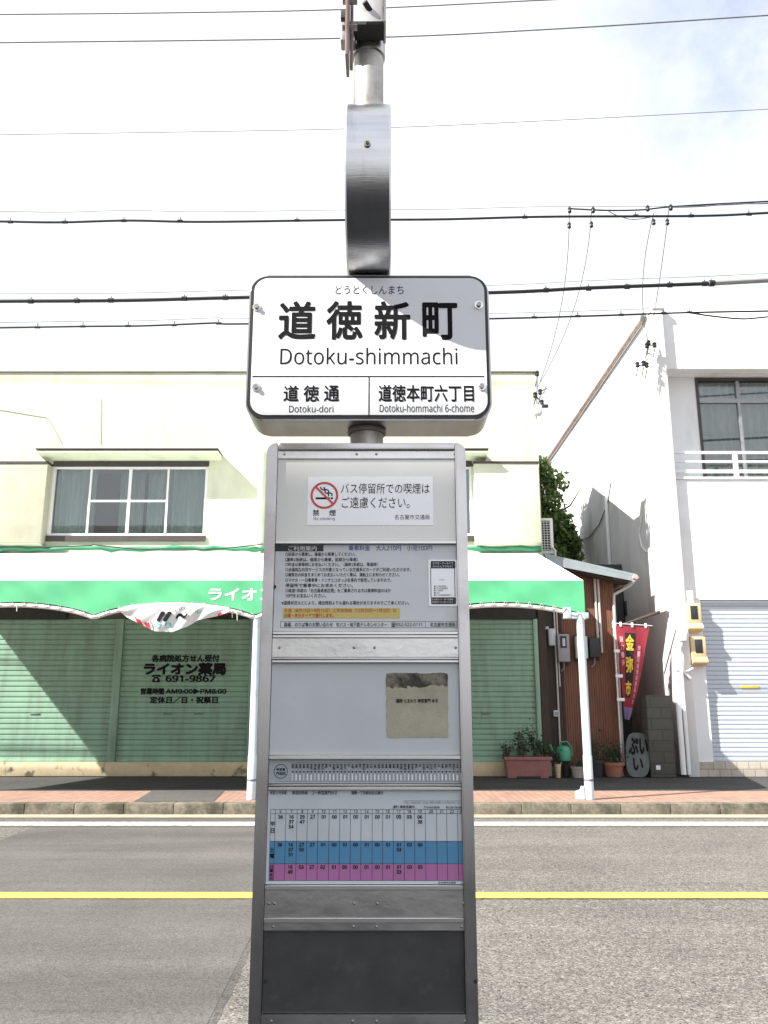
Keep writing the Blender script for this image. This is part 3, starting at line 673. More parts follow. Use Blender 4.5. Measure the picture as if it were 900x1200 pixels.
q = MB(); q.tube([(rx1-.03,16.12,zr-.02),(rx1-.03,22,zr-.02)], .05, M_gut, 10); q.build('gutter', hs_)
for (px0_, py0_, py1_) in ((699,684,765),(703,684,765)):
    xx = X(px0_,720,YH-.05); MB().tube([(xx,YH-.05,Z(py0_-12,YH-.05)),(xx,YH-.05,Z(py1_,YH-.05))], .024, M_pvc, 10).build('conduit', hs_)
xx = hx1-.03
MB().tube([(rx1-.05,16.2,zr-.08),(rx1-.1,16.3,zr-.16),(xx,16.5,zr-.32),(xx,YH-.05,zr-.5),(xx,YH-.05,.32)], .03, M_pvc, 10).build('downpipe', hs_)
MB().box(hx0+.32, hx0+.37, YH-.012, YH+.01, .3, 3.4, M_woodd).box(hx0+.0, hx0+.30, YH-.02, YH+.012, .3, 3.9, M_woodd).build('dark_boarding', hs_)
MB().tube([(hx0+.22,YH-.05,.35),(hx0+.22,YH-.05,3.6)], .018, M_pvc, 8).tube([(hx0+.27,YH-.05,1.8),(hx0+.27,YH-.05,3.6)], .014, M_pvc, 8).build('thin_pipe', hs_)
q = MB(); c0 = P(635.5,791,YH-.02)
q.poly([(c0.x+.06*math.cos(a*.5236), YH-.021, c0.z+.04*math.sin(a*.5236)) for a in range(12)], M_palebox); q.build('number_plate', hs_)
def meter(px0, px1, py0, py1, y, m, label, dial=True):
    x0, x1 = X(px0,(py0+py1)/2,y), X(px1,(py0+py1)/2,y); z0, z1 = Z(py1,y), Z(py0,y)
    t = thing('electric_meter', label, 'meter', ((x0+x1)/2, y, z0), None)
    MB().box(x0-.02, x1+.02, y-.02, YH-.02, z0-.05, z1+.02, M_woodd, .004).build('backboard', t)
    MB().box(x0, x1, y-.14, y-.022, z0, z1, m, .02).build('housing', t)
    if dial:
        MB().box(x0+(x1-x0)*.22, x0+(x1-x0)*.75, y-.15, y-.142, z0+(z1-z0)*.5, z0+(z1-z0)*.92, M_blackbox, .005).build('display', t)
        MB().box(x0+(x1-x0)*.4, x0+(x1-x0)*.62, y-.156, y-.151, z0+(z1-z0)*.56, z0+(z1-z0)*.84, M_palebox).build('dial', t)
    MB().tube([((x0+x1)/2,y-.06,z0-.001),((x0+x1)/2,y-.06,z0-.12),((x0+x1)/2-.06,y-.05,z0-.18)], .02, M_wire, 8).build('cable_entry', t)
    return t
meter(652,666,743.5,776, YH-.03, M_greybox, 'grey electric meter with a dark display window on the brown wall')
meter(673,687,746,772, YH-.03, M_palebox, 'pale meter box on the brown wall, half behind the right awning post', False)
meter(689,701,748,771, YH-.03, M_blackbox, 'black meter box on the brown wall below the two pale conduits', False)
q = MB(); c0 = P(646,745,YH-.06); q.box(c0.x-.07, c0.x+.07, YH-.13, YH-.022, c0.z-.2, c0.z+.14, M_palebox, .03)
q.box(c0.x-.25,c0.x-.05,YH-.1,YH-.05,c0.z+.12,c0.z+.18,M_palebox,.01)
tag(q.build('junction_box'), 'small pale junction box beside the dark corner post under the awning', 'box')
q = MB(); c0 = P(652,836,YH-.03); q.box(c0.x-.06,c0.x+.06,YH-.06,YH-.013,c0.z-.06,c0.z+.06,M_palebox,.008); q.box(c0.x-.03,c0.x+.03,YH-.066,YH-.061,c0.z-.03,c0.z+.03,M_greybox)
tag(q.build('wall_socket'), 'pale outdoor socket low on the brown wall above the watering can', 'socket')

# ---- white building on the right
YW = 16.2; XW = 5.66
wb = thing('white_building', 'tall white rendered building with a blue-grey shutter and a railed upstairs window', 'building', (7, YW, .15))
zt9 = Z(355, YW); zso = Z(432, YW); zbf = Z(562, YW); XE = 16.0
xs0 = X(818,703,YW+.1); zsh = Z(703, YW)
q = MB()
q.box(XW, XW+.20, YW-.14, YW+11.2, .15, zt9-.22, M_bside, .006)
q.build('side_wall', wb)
q = MB()
q.box(XW+.202, XE, YW, YW+.30, zso, zt9, M_bwhite, .006)
q.box(XW+.202, XE, YW+.002, YW+.30, zsh, zbf, M_bwhite, .006)
q.box(XW+.202, xs0, YW+.002, YW+.30, .41, zsh-.001, M_bwhite)
wx0 = X(818,500,YW+.5)
wall_with_holes(q, XW+.202, XE, zbf-.1, zso+.1, YW+.46, YW+.62, [(wx0, XE-1, zbf-.05, Z(443,YW+.46))], M_bwhite)
q.build('front_wall', wb)
MB().box(XW+.203, XE, YW+.301, YW+.46, zso-.0, zso+.1, M_bwhite).build('soffit', wb)
MB().box(XW+.203, XE, YW-.03, YW+.458, zbf+.002, zbf+.05, M_bwhite, .006).build('balcony_ledge', wb)
q = MB(); q.box(XW-.02, XW+.24, YW-.16, YW+.6, zt9-.218, zt9-.18+.06, M_bwhite, .006); q.build('wall_cap', wb)
MB().box(XW+.21, XE, YW+.32, YW+11, zt9-.9, zt9-.7, M_roofm).build('roof', wb)
zg = Z(380, 16.8)
q = MB(); q.tube([(XW-.07,YW+.35,zg),(XW-.07,YW+11.3,zg)], .060, M_gut, 12)
q.tube([(XW-.07,YW+.22,zg+.05),(XW-.07,YW+.36,zg)], .06, M_cableg, 10)
q.build('gutter', wb)
MB().box(XW+.1,XE,YW-.04,YW+.0015,.148,.41,M_tile).box(xs0-.02,XE,YW+.002,YW+.25,.148,.408,M_tile).build('tiled_plinth', wb)
q = shutter(wb, xs0, XE-1.5, .411, zsh-.03, YW+.10, M_bshut, 36, .016)
MB().box(X(868,805,YW+.08),X(890,805,YW+.08),YW+.085,YW+.095,Z(806.5,YW+.08),Z(803.5,YW+.08),M_yel,.002).build('yellow_label', q)
# upstairs window of the white building
fo = MB(); y = YW+.5; z0, z1 = zbf-.05, Z(443,YW+.46); xw1 = XE-1
fo.box(wx0, wx0+.06, y-.06, y+.08, z0, z1, M_brownframe); fo.box(wx0+.061, xw1, y-.06, y+.08, z1-.06, z1, M_brownframe)
fo = fo.build('window', wb)
q = MB(); zt_ = Z(470,y); 
q.box(wx0+.061, xw1, y-.03, y+.05, zt_-.05, zt_+.05, M_dalu)
xm = X(864,460,y)
for xx in (xm, xm+1.0, xm+2.2, xm+3.2):
    q.box(xx-.035, xx+.035, y-.035, y+.05, zt_+.051, z1-.061, M_dalu); q.box(xx-.03, xx+.03, y-.028, y+.05, z0, zt_-.051, M_dalu)
q.box(wx0+.061, xw1, y-.02, y+.05, z0, z0+.07, M_dalu)
q.build('sash', fo)
MB().box(wx0+.05, xw1-.01, y+.01, y+.016, z0+.02, z1-.02, M_glass).build('pane', fo)
q = MB(); nf = 44
q.grid(lambda u, v: Vector((wx0+.04+(xw1-wx0-.06)*u, y+.15+.06*math.sin(u*nf*6.283+.9*math.sin(u*31)), z0+.03+(z1-z0-.06)*v)), nf*10, 4, M_curt2)
q.build('curtain', fo)
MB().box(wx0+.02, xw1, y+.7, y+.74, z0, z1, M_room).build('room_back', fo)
q = MB(); yr = YW+.03
for py_, th in ((530.5,.028),(541,.022),(552.5,.034)):
    zz = Z(py_, yr); q.box(XW+.21, XE, yr-.02, yr+.02, zz-th, zz+th, M_alu, .006)
for xx in (X(862,545,yr), X(862,545,yr)+1.6, X(862,545,yr)+3.2):
    q.box(xx-.05, xx+.05, yr-.019, yr+.019, zbf+.05, Z(532.5,yr)-.001, M_alu, .004)
q.build('railing', wb)
# pipes and cables on the building
zz = Z(905,YW)
for px_, r_ in ((795,.05),(801.5,.035)):
    xx = X(px_,820,YW-.25); MB().tube([(xx,YW-.23,.20),(xx,YW-.23,Z(760 if px_ > 800 else 795,YW-.2)),(xx+.02,YW-.17,Z(752 if px_ > 800 else 788,YW-.2))], r_, M_bwhite, 10).build('downpipe', wb)
q = MB(); a = PX(709,560,XW-.04); q.tube([(XW-.05,a.y,a.z+1.2),(XW-.05,a.y,3.4)], .045, M_bwhite, 8)
q.build('side_downpipe', wb)
q = MB(); pts = [PX(*p, XW-.02) for p in ((716,565),(712,590),(702,615),(690,630),(678,633))]
q.tube(pts, .012, M_cable, 6)
pts = [PX(*p, XW-.02) for p in ((752,605),(749,625),(752,640),(757,646))]; tag(MB().tube(pts, .018, M_inkw, 6).build('wall_cable'), 'short white cable loop near the front edge of the white side wall', 'cable')
tag(q.build('wall_cable'), 'black cable loop hanging on the white side wall above the lean-to roof', 'cable')
t = thing('meter_box', 'cream plastic meter box on the white pier, the upper of two', 'meter box', P(811,741,YW-.02), 'cream meter boxes')
bx = P(811,741,YW-.02)
q = MB(); q.box(bx.x-.13,bx.x+.16,YW-.16,YW-.0,bx.z+.17,bx.z+.55,M_cream,.015); q.build('cover', t)
MB().prism([(bx.x-.13,YW-.001,bx.z+.168),(bx.x-.13,YW-.16,bx.z+.168),(bx.x-.13,YW-.22,bx.z+.10),(bx.x-.13,YW-.22,bx.z+.06),(bx.x-.13,YW-.10,bx.z),(bx.x-.13,YW-.001,bx.z)], (.29,0,0), M_cream).build('hood', t)
MB().box(bx.x-.05,bx.x+.09,YW-.168,YW-.161,bx.z+.24,bx.z+.50,M_blackbox,.004).build('display', t)
dup(t, P(816.5,780.5,YW-.02), 'cream plastic meter box on the white pier, the lower of two')
q = MB(); c0 = P(806,701,YW-.05); q.box(c0.x-.09,c0.x+.09,YW-.12,YW-.002,c0.z-.12,c0.z+.14,M_bwhite,.015); q.tube([(c0.x-.02,YW-.06,c0.z-.12),(c0.x-.02,YW-.06,c0.z-.35),(c0.x+.05,YW-.05,c0.z-.4)],.02,M_bwhite,8)
tag(q.build('cable_box'), 'small white cable box above the two cream meter boxes', 'box')
q = MB(); c0 = P(797,745,YW-.1); q.box(c0.x-.06,c0.x+.07,YW-.27,YW-.145,c0.z-.11,c0.z+.11,M_bwhite,.012)
a = P(797,787,YW-.2); 
q.tube([c0+Vector((0,-.1,-.11)), a+Vector((-.1,-.05,.05)), a+Vector((.0,-.05,0))], .02, M_bwhite, 8)
q.tube([P(792,786,YW-.2),P(806,786.5,YW-.2),P(812,783,YW-.15)],.022,M_bwhite,8); q.tube([P(800,787,YW-.2),P(809,795,YW-.17)],.03,M_bwhite,8)
tag(q.build('conduit_box'), 'white conduit box with bent pipes left of the lower cream meter box', 'box')

# ---- alley between house and white building
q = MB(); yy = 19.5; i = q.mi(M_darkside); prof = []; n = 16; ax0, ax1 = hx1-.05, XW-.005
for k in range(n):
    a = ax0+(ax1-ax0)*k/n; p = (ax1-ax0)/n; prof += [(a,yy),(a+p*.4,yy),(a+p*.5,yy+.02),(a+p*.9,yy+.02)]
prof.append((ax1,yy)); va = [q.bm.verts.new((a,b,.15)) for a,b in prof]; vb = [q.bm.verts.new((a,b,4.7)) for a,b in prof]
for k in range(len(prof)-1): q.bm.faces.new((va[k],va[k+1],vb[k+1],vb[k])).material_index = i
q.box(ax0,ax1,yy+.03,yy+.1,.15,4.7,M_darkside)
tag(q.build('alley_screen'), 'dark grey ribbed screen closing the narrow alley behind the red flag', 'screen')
q = MB(); c0 = P(738,712,19.3); q.box(c0.x-.1,c0.x+.1,19.3,19.49,c0.z-.16,c0.z+.16,M_blackbox,.02); q.box(c0.x-.05,c0.x+.05,19.28,19.299,c0.z-.09,c0.z+.08,M_greybox,.005)
tag(q.build('wall_lamp'), 'small black wall lamp high in the dark alley under the lean-to eave', 'lamp')
q = MB(); x0, x1 = X(758,860,16.1), X(787,860,16.1); q.box(x0,x1,16.0,16.4,.148,Z(815,16.0),M_block,.008)
bp = tag(q.build('block_pillar'), 'stained grey concrete block pillar between the alley and the white building', 'pillar')
MB().box(X(769,899,15.99),X(774,899,15.99),15.99,15.998,Z(902,15.99),Z(897,15.99),M_inkw).build('white_tag', bp)
# leaning board
bl = P(748,895,16.0); t = thing('leaning_board', 'grey oval signboard with black writing leaning against the block pillar', 'board', (bl.x, 16.0, .15))
def brd(u, v): return Vector((bl.x-.22+.44*u+.10*v-.03, 15.95+.22*v, .155+.78*v))
q = MB(); pts = []
for a in range(28):
    an = a/28*6.283; cu, su = math.cos(an), math.sin(an)
    pts.append(brd(.5+.5*math.copysign(abs(cu)**.6,cu), .5+.5*math.copysign(abs(su)**.6,su)))
q.prism(pts, (0,.03,.006), M_board); bo2 = q.build('board', t)
q = MB(); text(q, 'ぷい', lambda u, v: brd(.12+.80*u,.52+.36*v)+Vector((0,-.004,0)), M_ink, .05); text(q, 'い', lambda u, v: brd(.3+.4*u,.16+.26*v)+Vector((0,-.004,0)), M_ink, .03)
q.build('lettering', bo2, recalc=False)
# red flag
YG = 16.25
fl = thing('banner_flag', 'red upright banner flag with gold lettering on a black stripe at the alley mouth', 'flag', (X(725,900,YG), YG, .15))
fx0 = X(722,735,YG); fx1 = X(762,735,YG); fz1 = Z(733,YG); fz0 = Z(842,YG)
def flagfn(u, v):   # v: 1 top, 0 bottom
    wd = (fx1-fx0)*(.16+.84*v**.9)
    xl = fx0+.02*math.sin(v*4)+.05*(1-v)
    return Vector((xl+wd*u, YG+.05*math.sin(u*5+v*4)*(1.1-v*.6)+.10*(1-v)*u, fz0+(fz1-fz0)*v+(-.03*u)))
fc = MB().grid(flagfn, 24, 40, M_flag, lambda u, v: M_flagpur if v < .13 else (M_flagblk if .27 < u+.10*(1-v) < .63 and .22 < v < .93 else M_flag)).build('cloth', fl)
q = MB(); off = Vector((0,-.012,0))
for ch, vb0, vb1 in (('金',.74,.90),('弥',.50,.66),('市',.25,.40)):
    text(q, ch, lambda u, v: flagfn(.30+.27*u-.10*(1-vb0), vb0+(vb1-vb0)*v)+off, M_gold, .04)
for k, ch in enumerate('魅力・夢'): text(q, ch, lambda u, v: flagfn(.08+.11*u, .82-.085*k+.065*v)+off, M_pinkink, .01)
for k, ch in enumerate('第一回道徳名産品大市'): text(q, ch, lambda u, v: flagfn(.70+.12*u, .74-.064*k+.052*v)+off, M_pinkink, .01)
q.build('lettering', fc, recalc=False)
MB().tube([(fx0-.05,YG,.15),(fx0-.05,YG,fz1+.10)], .014, M_bracketw, 8).tube([(fx0-.08,YG,fz1+.045),(fx1+.06,YG+.02,fz1-.005)], .010, M_bracketw, 8).build('flag_pole', fl)
for v in (.99,.72,.45,.2): p = flagfn(0,v); q = MB(); q.box(fx0-.07,p.x+.02,YG-.018,YG+.02,p.z-.03,p.z+.03,M_inkw,.004); q.build('tie_loop', fl)
for u in (.15,.5,.9): p = flagfn(u,1); q = MB(); q.box(p.x-.02,p.x+.02,p.y-.015,p.y+.015,p.z-.02,p.z+.07,M_inkw,.004); q.build('tie_loop', fl)
q = MB(); q.tube([P(728,733,16.55),P(773,717,16.0)], .03, M_woodd, 8); tag(q.build('wooden_bar'), 'dark bar reaching out over the red flag to the white wall', 'bar')

# ---- air conditioner, tree
yc = 17.2; x0, x1, z0, z1 = X(632,628,yc), X(648.5,628,yc), Z(649,yc), Z(607,yc)
ac = thing('air_conditioner', 'white outdoor air conditioner unit with a dark grille beside the upper shop corner', 'air conditioner', (x0+.2, yc, z0))
MB().box(x0,x1,yc,yc+.35,z0,z1,M_acw,.02).build('casing', ac)
MB().box(x0+.03,x1-.06,yc-.008,yc-.001,z0+.07,z1-.06,M_acd).build('fan_opening', ac)
q = MB()
for k in range(12): zz = z0+.09+(z1-z0-.18)*k/11; q.box(x0+.03,x1-.06,yc-.018,yc-.009,zz-.005,zz+.005,M_acw)
for k in range(4): xx = x0+.04+(x1-x0-.11)*k/3; q.box(xx-.005,xx+.005,yc-.024,yc-.0185,z0+.08,z1-.07,M_acw)
q.build('grille', ac)
MB().box(x0-.05,x1+.02,yc-.02,yc+.4,z0-.08,z0-.002,M_tarp,.005).tube([(x0+.04,yc+.03,z0-.08),(3.15,yc+.03,z0-.5)],.02,M_wire).build('bracket', ac)
MB().tube([(x1-.05,yc-.03,z0+.12),(x1+.0,yc-.09,z0+.06),(x1-.01,yc-.1,z0-.12)],.03,M_pvc,8).build('hose', ac)
tr = thing('evergreen_tree', 'leafy evergreen tree rising in the gap between the shop and the white building', 'tree', (4.55, 22.5, .15))
rnd = random.Random(11)
q = MB(); q.tube([(4.75,22.5,.15),(4.7,22.5,2.5),(4.85,22.5,4.6),(4.8,22.5,6.3)],[.17,.13,.09,.03],M_bark,10); q.build('trunk', tr)
q = MB()
tips = []
for k in range(14):
    zb = 3.0+k*.3; an = rnd.uniform(0,6.28); l = rnd.uniform(.5,1.0)
    e = Vector((4.8+math.cos(an)*l*.75, 22.5+math.sin(an)*l, zb+rnd.uniform(.3,.9))); tips.append(e)
    q.tube([(4.78,22.5,zb),(4.8+math.cos(an)*l*.4,22.5+math.sin(an)*l*.5,zb+.25),e],[.04,.025,.01],M_bark,6)
q.build('limb', tr)
q = MB()
cl = [(e, rnd.uniform(.28,.5)) for e in tips]+[(Vector((4.45+rnd.uniform(-.25,.3),22.3+rnd.uniform(-.6,.6),rnd.uniform(3.6,8.0))), rnd.uniform(.25,.42)) for _ in range(22)]
cl += [(Vector((5.1+rnd.uniform(-.15,.2),22.6+rnd.uniform(-.5,.8),rnd.uniform(3.8,6.6))), rnd.uniform(.2,.35)) for _ in range(14)]
cl = [(c, r) for c, r in cl if c.x+r < 5.75]
for c, r in cl:
    for _ in range(int(700*r)):
        d = Vector((rnd.gauss(0,1),rnd.gauss(0,1),rnd.gauss(0,1))).normalized()*r*rnd.random()**.4
        q.leaf(c+d, .16, M_leafs[rnd.choice((0,1,2,2,2))], rnd)
q.build('crown', tr, recalc=False)

# ---- pots, planter, watering can in front of the house
def foliage(mb, c, rx, ry, h, n, size, rnd, stems=5):
    c = Vector(c)
    for k in range(stems):
        a = rnd.uniform(0,6.28); e = c+Vector((math.cos(a)*rx*.7, math.sin(a)*ry*.7, h*rnd.uniform(.6,1)))
        mb.tube([c+Vector((rnd.uniform(-.3,.3)*rx,0,0)), c.lerp(e,.5)+Vector((0,0,h*.12)), e], [.008,.006,.003], M_bark, 5)
        for _ in range(n//stems):
            t = rnd.uniform(.25,1); p = c.lerp(e,t)+Vector((rnd.gauss(0,rx*.25),rnd.gauss(0,ry*.25),rnd.gauss(0,h*.12)))
            mb.leaf(p, size, M_pl[rnd.choice((0,0,1))], rnd)
rnd = random.Random(21)
yp = 15.95; x0, x1 = X(591,897,yp), X(644,897,yp); z1 = Z(887,yp)
pt = thing('planter_box', 'long pinkish brown planter box with shrubs in front of the right green shutter', 'planter', ((x0+x1)/2, yp, .15))
q = MB(); q.prism([(x0+.05,yp-.14,.15),(x1-.05,yp-.14,.15),(x1,yp-.17,z1),(x0,yp-.17,z1)], (0,.32,0), M_planter)
q.box(x0-.02,x1+.02,yp-.19,yp-.15,z1-.05,z1+.01,M_planter,.006).box(x0-.02,x1+.02,yp+.12,yp+.17,z1-.05,z1+.01,M_planter,.006)
q.box(x0+.2,x1-.2,yp-.165,yp-.14,.152,.185,M_dark).build('box', pt)
MB().box(x0+.02,x1-.02,yp-.148,yp+.118,z1-.03,z1-.012,M_soil).build('soil', pt)
q = MB()
for fx, hh in ((.08,.28),(.32,.52),(.45,.45),(.70,.50),(.66,.66),(.9,.3)): foliage(q, (x0+(x1-x0)*fx, yp-.02, z1-.02), .16, .1, hh, 130, .055, rnd, 6)
q.build('plants', pt, recalc=False)
def pot(px, py, r, h, m, label, leaves=0, lh=.3, y=15.9, name='flower_pot', spread=1.0):
    c = P(px, py, y); z0 = .15
    t = thing(name, label, 'plant pot', (c.x, y, z0))
    MB().lathe([(r*.72,z0),(r*.95,z0+h*.8),(r*1.06,z0+h*.8),(r*1.08,z0+h),(r*.95,z0+h),(r*.92,z0+h*.9)], (c.x,y,0), m, 22).build('pot', t)
    MB().lathe([(r*.9,z0+h*.88),(r*.88,z0+h*.89)], (c.x,y,0), M_soil, 18).build('soil', t)
    if leaves:
        q = MB(); foliage(q, (c.x,y,z0+h*.88), r*1.3*spread, r*1.2*spread, lh, leaves, .06, rnd, 8); q.build('plant', t, recalc=False)
    return t
pot(654,905,.055,.24,M_potc,'narrow cream pot standing just right of the long planter box',60,.35)
pot(664,904,.10,.22,M_potb,'black pot under the green watering can',40,.2,16.1)
pot(677,905,.12,.20,M_potg,'small grey bowl pot left of the awning post foot',60,.18)
pot(697,900,.20,.30,M_potb,'wide black pot of dry stems right of the awning post',120,.55,16.2)
pot(719,900,.20,.26,M_terra,'terracotta pot with a bushy green plant below the red flag',260,.38,16.15)
c = P(661,886,16.0); cx_, cz_ = c.x, c.z
wc = thing('watering_can', 'green plastic watering can sitting on a black pot by the brown wall', 'watering can', (cx_, 16.05, cz_))
q = MB(); q.lathe([(.10,cz_-.10),(.135,cz_-.08),(.14,cz_+.10),(.11,cz_+.16),(.05,cz_+.19)], (cx_,16.05,0), M_can, 20); q.build('tank', wc)
MB().tube([(cx_-.06,16.0,cz_+.15),(cx_-.05,15.98,cz_+.25),(cx_+.06,15.98,cz_+.26),(cx_+.15,16.02,cz_+.15),(cx_+.145,16.03,cz_)], .017, M_can, 8).build('handle', wc)
MB().tube([(cx_-.12,16.0,cz_-.04),(cx_-.22,15.95,cz_+.1),(cx_-.27,15.93,cz_+.2)],[.03,.02,.03],M_can,10).build('spout', wc)

# ================================================================== BUS STOP
BX = -.0425; PY = 1.955
bs = thing('bus_stop', 'grey metal bus stop post with round sign, white name board and timetable case', 'bus stop', (BX, PY, .145))
MB().tube([(BX,PY,.146),(BX,PY,.43)], .041, M_pole, 28).build('foot_tube', bs)
MB().tube([(BX,PY,Z(518.5,1.908)-.004),(BX,PY,3.9)], .041, M_pole, 28).build('pole', bs)
MB().box(BX-.2,BX+.2,PY-.16,PY+.16,.146,.20,M_kerb,.02).build('base_block', bs)
# name board
YN = 1.878; nx0, nx1 = X(289.5,420,YN), X(575,420,YN); nz0, nz1 = Z(492.5,YN), Z(322.5,YN); rr = .045
q = MB(); q.prism(rrect(nx0,nx1,nz0,nz1,rr,YN), (0,.125,0), M_steel)
es = [e for e in q.bm.edges if abs(e.verts[0].co.y-e.verts[1].co.y) < 1e-6]
bmesh.ops.bevel(q.bm, geom=es, offset=.005, segments=2, affect='EDGES')
nb = q.build('name_board', bs)
q = MB(); q.prism(rrect(nx0+.004,nx1-.004,nz0+.004,nz1-.004,rr-.003,YN-.003), (0,.0028,0), M_blackedge); q.build('edge_seal', nb)
q = MB(); q.prism(rrect(nx0+.0125,nx1-.0115,nz0+.0115,nz1-.0110,rr-.010,YN-.0055), (0,.0024,0), M_face); q.build('face_plate', nb)
q = MB(); yl = YN-.0062
for body, a, b, c, d, bo in (('どうとくしんまち',393,473,334.6,344.8,.006),('道',327.4,368.9,354,396.6,.026),('徳',383.3,424,353.8,397,.026),('新',439.5,479.8,354,397,.026),('町',496,535.2,355.5,397,.026),('Dotoku-shimmachi',328.4,536,407.3,427,.004),
        ('道',332.5,349.6,451.9,470,.020),('徳',355.8,373.7,451.8,470.4,.020),('通',379.9,397.2,451.9,470,.020),('Dotoku-dori',338.8,390.6,474.8,483.2,0),('道徳本町六丁目',443.8,555,451,470.4,.020),('Dotoku-hommachi 6-chome',444.9,555.6,473.6,482.8,0)):
    ptext(q, body, a, b, c, d, yl, M_ink, bo)
prect(q, 295.5, 567.5, 440.4, 441.7, yl, M_ink); prect(q, 431.7, 433, 441.8, 487.5, yl, M_ink)
q.build('lettering', nb, recalc=False)
for (a, b) in ((301.4,361.3),(560.7,359),(300.4,455),(564.2,454)):
    p = P(a, b, YN); q = MB(); q.tube([(p.x,YN-.0056,p.z),(p.x,YN-.008,p.z)], .0105, M_trim, 18); q.tube([(p.x,YN-.008,p.z),(p.x,YN-.014,p.z)], .006, M_screw, 6); q.build('bolt', nb)
MB().lathe([(.046,nz0-.012),(.048,nz0-.006),(.046,nz0-.0005)], (BX,PY,0), M_rust, 28).build('weld_ring', nb)
# round sign, seen edge-on
RR = .2207; cz = nz1+RR+.003; hw = .054; DY = 1.895
q = MB(); n = 96; i = q.mi(M_rim)
ri = []
for k in range(n):
    a = 2*math.pi*k/n; ri.append([q.bm.verts.new((BX+.005+xo, DY+math.cos(a)*r_, cz+math.sin(a)*r_)) for xo, r_ in ((-hw,RR-.02),(-hw,RR-.004),(-hw+.004,RR),(hw-.004,RR),(hw,RR-.004),(hw,RR-.02))])
for k in range(n):
    for j in range(5):
        f = q.bm.faces.new((ri[k][j], ri[k][j+1], ri[(k+1)%n][j+1], ri[(k+1)%n][j])); f.material_index = i; f.smooth = True
rs = q.build('round_sign', bs)
for sgn in (-1, 1):
    xo = BX+.005+sgn*(hw-.006)
    MB().poly([(xo, DY+math.cos(2*math.pi*k/n)*(RR-.012), cz+math.sin(2*math.pi*k/n)*(RR-.012)) for k in range(n)], M_face).build('face', rs)
for a in (196, 164):
    ca, sa = math.cos(R(a)), math.sin(R(a)); p = Vector((BX+.004, DY+ca*RR, cz+sa*RR)); d = Vector((0,ca,sa))
    if a == 196: p = Vector((BX+.004, DY+math.cos(R(181))*RR, cz+math.sin(R(181))*RR)); d = Vector((0,-1,0))
    if a == 196: MB().tube([p-d*.001,p+d*.004],.008,M_screw,10).tube([p+d*.004,p+d*.007],.004,M_dark,8).build('screw', rs)
# clamp, bracket and flat bar at the top of the pole
zc = Z(70, PY)
MB().lathe([(.0425,zc),(.046,zc+.003),(.046,zc+.10),(.0425,zc+.103)], (BX,PY,0), M_steel, 28).build('clamp_band', bs)
q = MB(); zb = Z(38, PY-.06)
q.box(BX-.060,BX+.040,PY-.075,PY-.044,zb,zb+.5,M_bracketw,.003)
q.prism([(BX-.062,PY-.10,zb-.012),(BX+.042,PY-.10,zb-.012),(BX+.042,PY-.044,zb-.012),(BX-.062,PY-.044,zb-.012)], (0,0,.010), M_dark)
q.box(BX+.040,BX+.048,PY-.11,PY-.03,zb-.01,zb+.5,M_steel,.002)
q.box(BX-.075,BX-.035,PY-.07,PY-.03,zc+.0,zc+.06,M_steel,.004).tube([(BX-.05,PY-.085,zc+.03),(BX-.05,PY-.02,zc+.03)],.010,M_screw,6)
q.box(BX-.075,BX-.030,PY-.072,PY-.03,zc+.07,zc+.10,M_dark,.003)
q.tube([(BX-.01,PY-.09,zb+.07),(BX+.005,PY-.07,zb+.06)],.008,M_dark,8)
q.build('bracket', bs)
x0 = X(409.5,80,PY-.13); z0 = Z(91, PY-.125)+.02
q = MB(); q.box(x0-.008,x0+.000,PY-.205,PY-.125,z0-.02,z0+1.1,M_rust,.002).box(x0+.001,x0+.009,PY-.135,PY-.125,z0,z0+1.1,M_rust,.002)
for zz in (.10,.18): q.tube([(x0-.018,PY-.16,z0+zz),(x0+.02,PY-.16,z0+zz)],.008,M_screw,6)
q.build('flat_bar', bs)
MB().box(x0+.0005,BX-.02,PY-.124,PY-.03,z0+.62,z0+.66,M_steel,.003).build('bar_arm', bs)

# display case
YP = 1.908; px0, px1 = X(313,518,YP), X(545.5,518,YP); ctop = Z(518.5,YP); cbot = .42
sw = .0255; YI = YP+.012
q = MB()
out_ = rrect(px0,px1,cbot,ctop,.030,YP); 
inn = [(px0+sw,YP,cbot+sw),(px1-sw,YP,cbot+sw),(px1-sw,YP,ctop-.0185),(px0+sw,YP,ctop-.0185)]
# frame: left and right stile with rounded top corners, top and bottom rail, back
def stile(xa, xb, left):
    r = .023; pts = []
    if left:
        pts = [(xa,YP,cbot),(xb,YP,cbot),(xb,YP,ctop)]
        for k in range(9): a_ = R(90+90*k/8); pts.append((xa+r+r*math.cos(a_),YP,ctop-r+r*math.sin(a_)))
    else:
        pts = [(xa,YP,cbot),(xb,YP,cbot)]
        for k in range(9): a_ = R(0+90*k/8); pts.append((xb-r+r*math.cos(a_),YP,ctop-r+r*math.sin(a_)))
        pts.append((xa,YP,ctop))
    return pts
def bev_prism(q, pts, dy, m, off=.003):
    b = MB(); b.prism(pts, (0,dy,0), m)
    bmesh.ops.recalc_face_normals(b.bm, faces=b.bm.faces[:])
    bmesh.ops.bevel(b.bm, geom=[e for e in b.bm.edges if abs(e.verts[0].co.y-YP) < 1e-5 and abs(e.verts[1].co.y-YP) < 1e-5], offset=off, segments=2, affect='EDGES')
    i = q.mi(m); mp_ = {v: q.bm.verts.new(v.co) for v in b.bm.verts}
    for f in b.bm.faces: q.bm.faces.new([mp_[v] for v in f.verts]).material_index = i
    b.bm.free()
bev_prism(q, stile(px0, px0+sw, True)[:], .105, M_case); bev_prism(q, stile(px1-sw, px1, False), .105, M_case)
q.box(px0+sw+.0005, px1-sw-.0005, YP+.0005, YP+.105, ctop-.0185, ctop-.0005, M_case, .003)
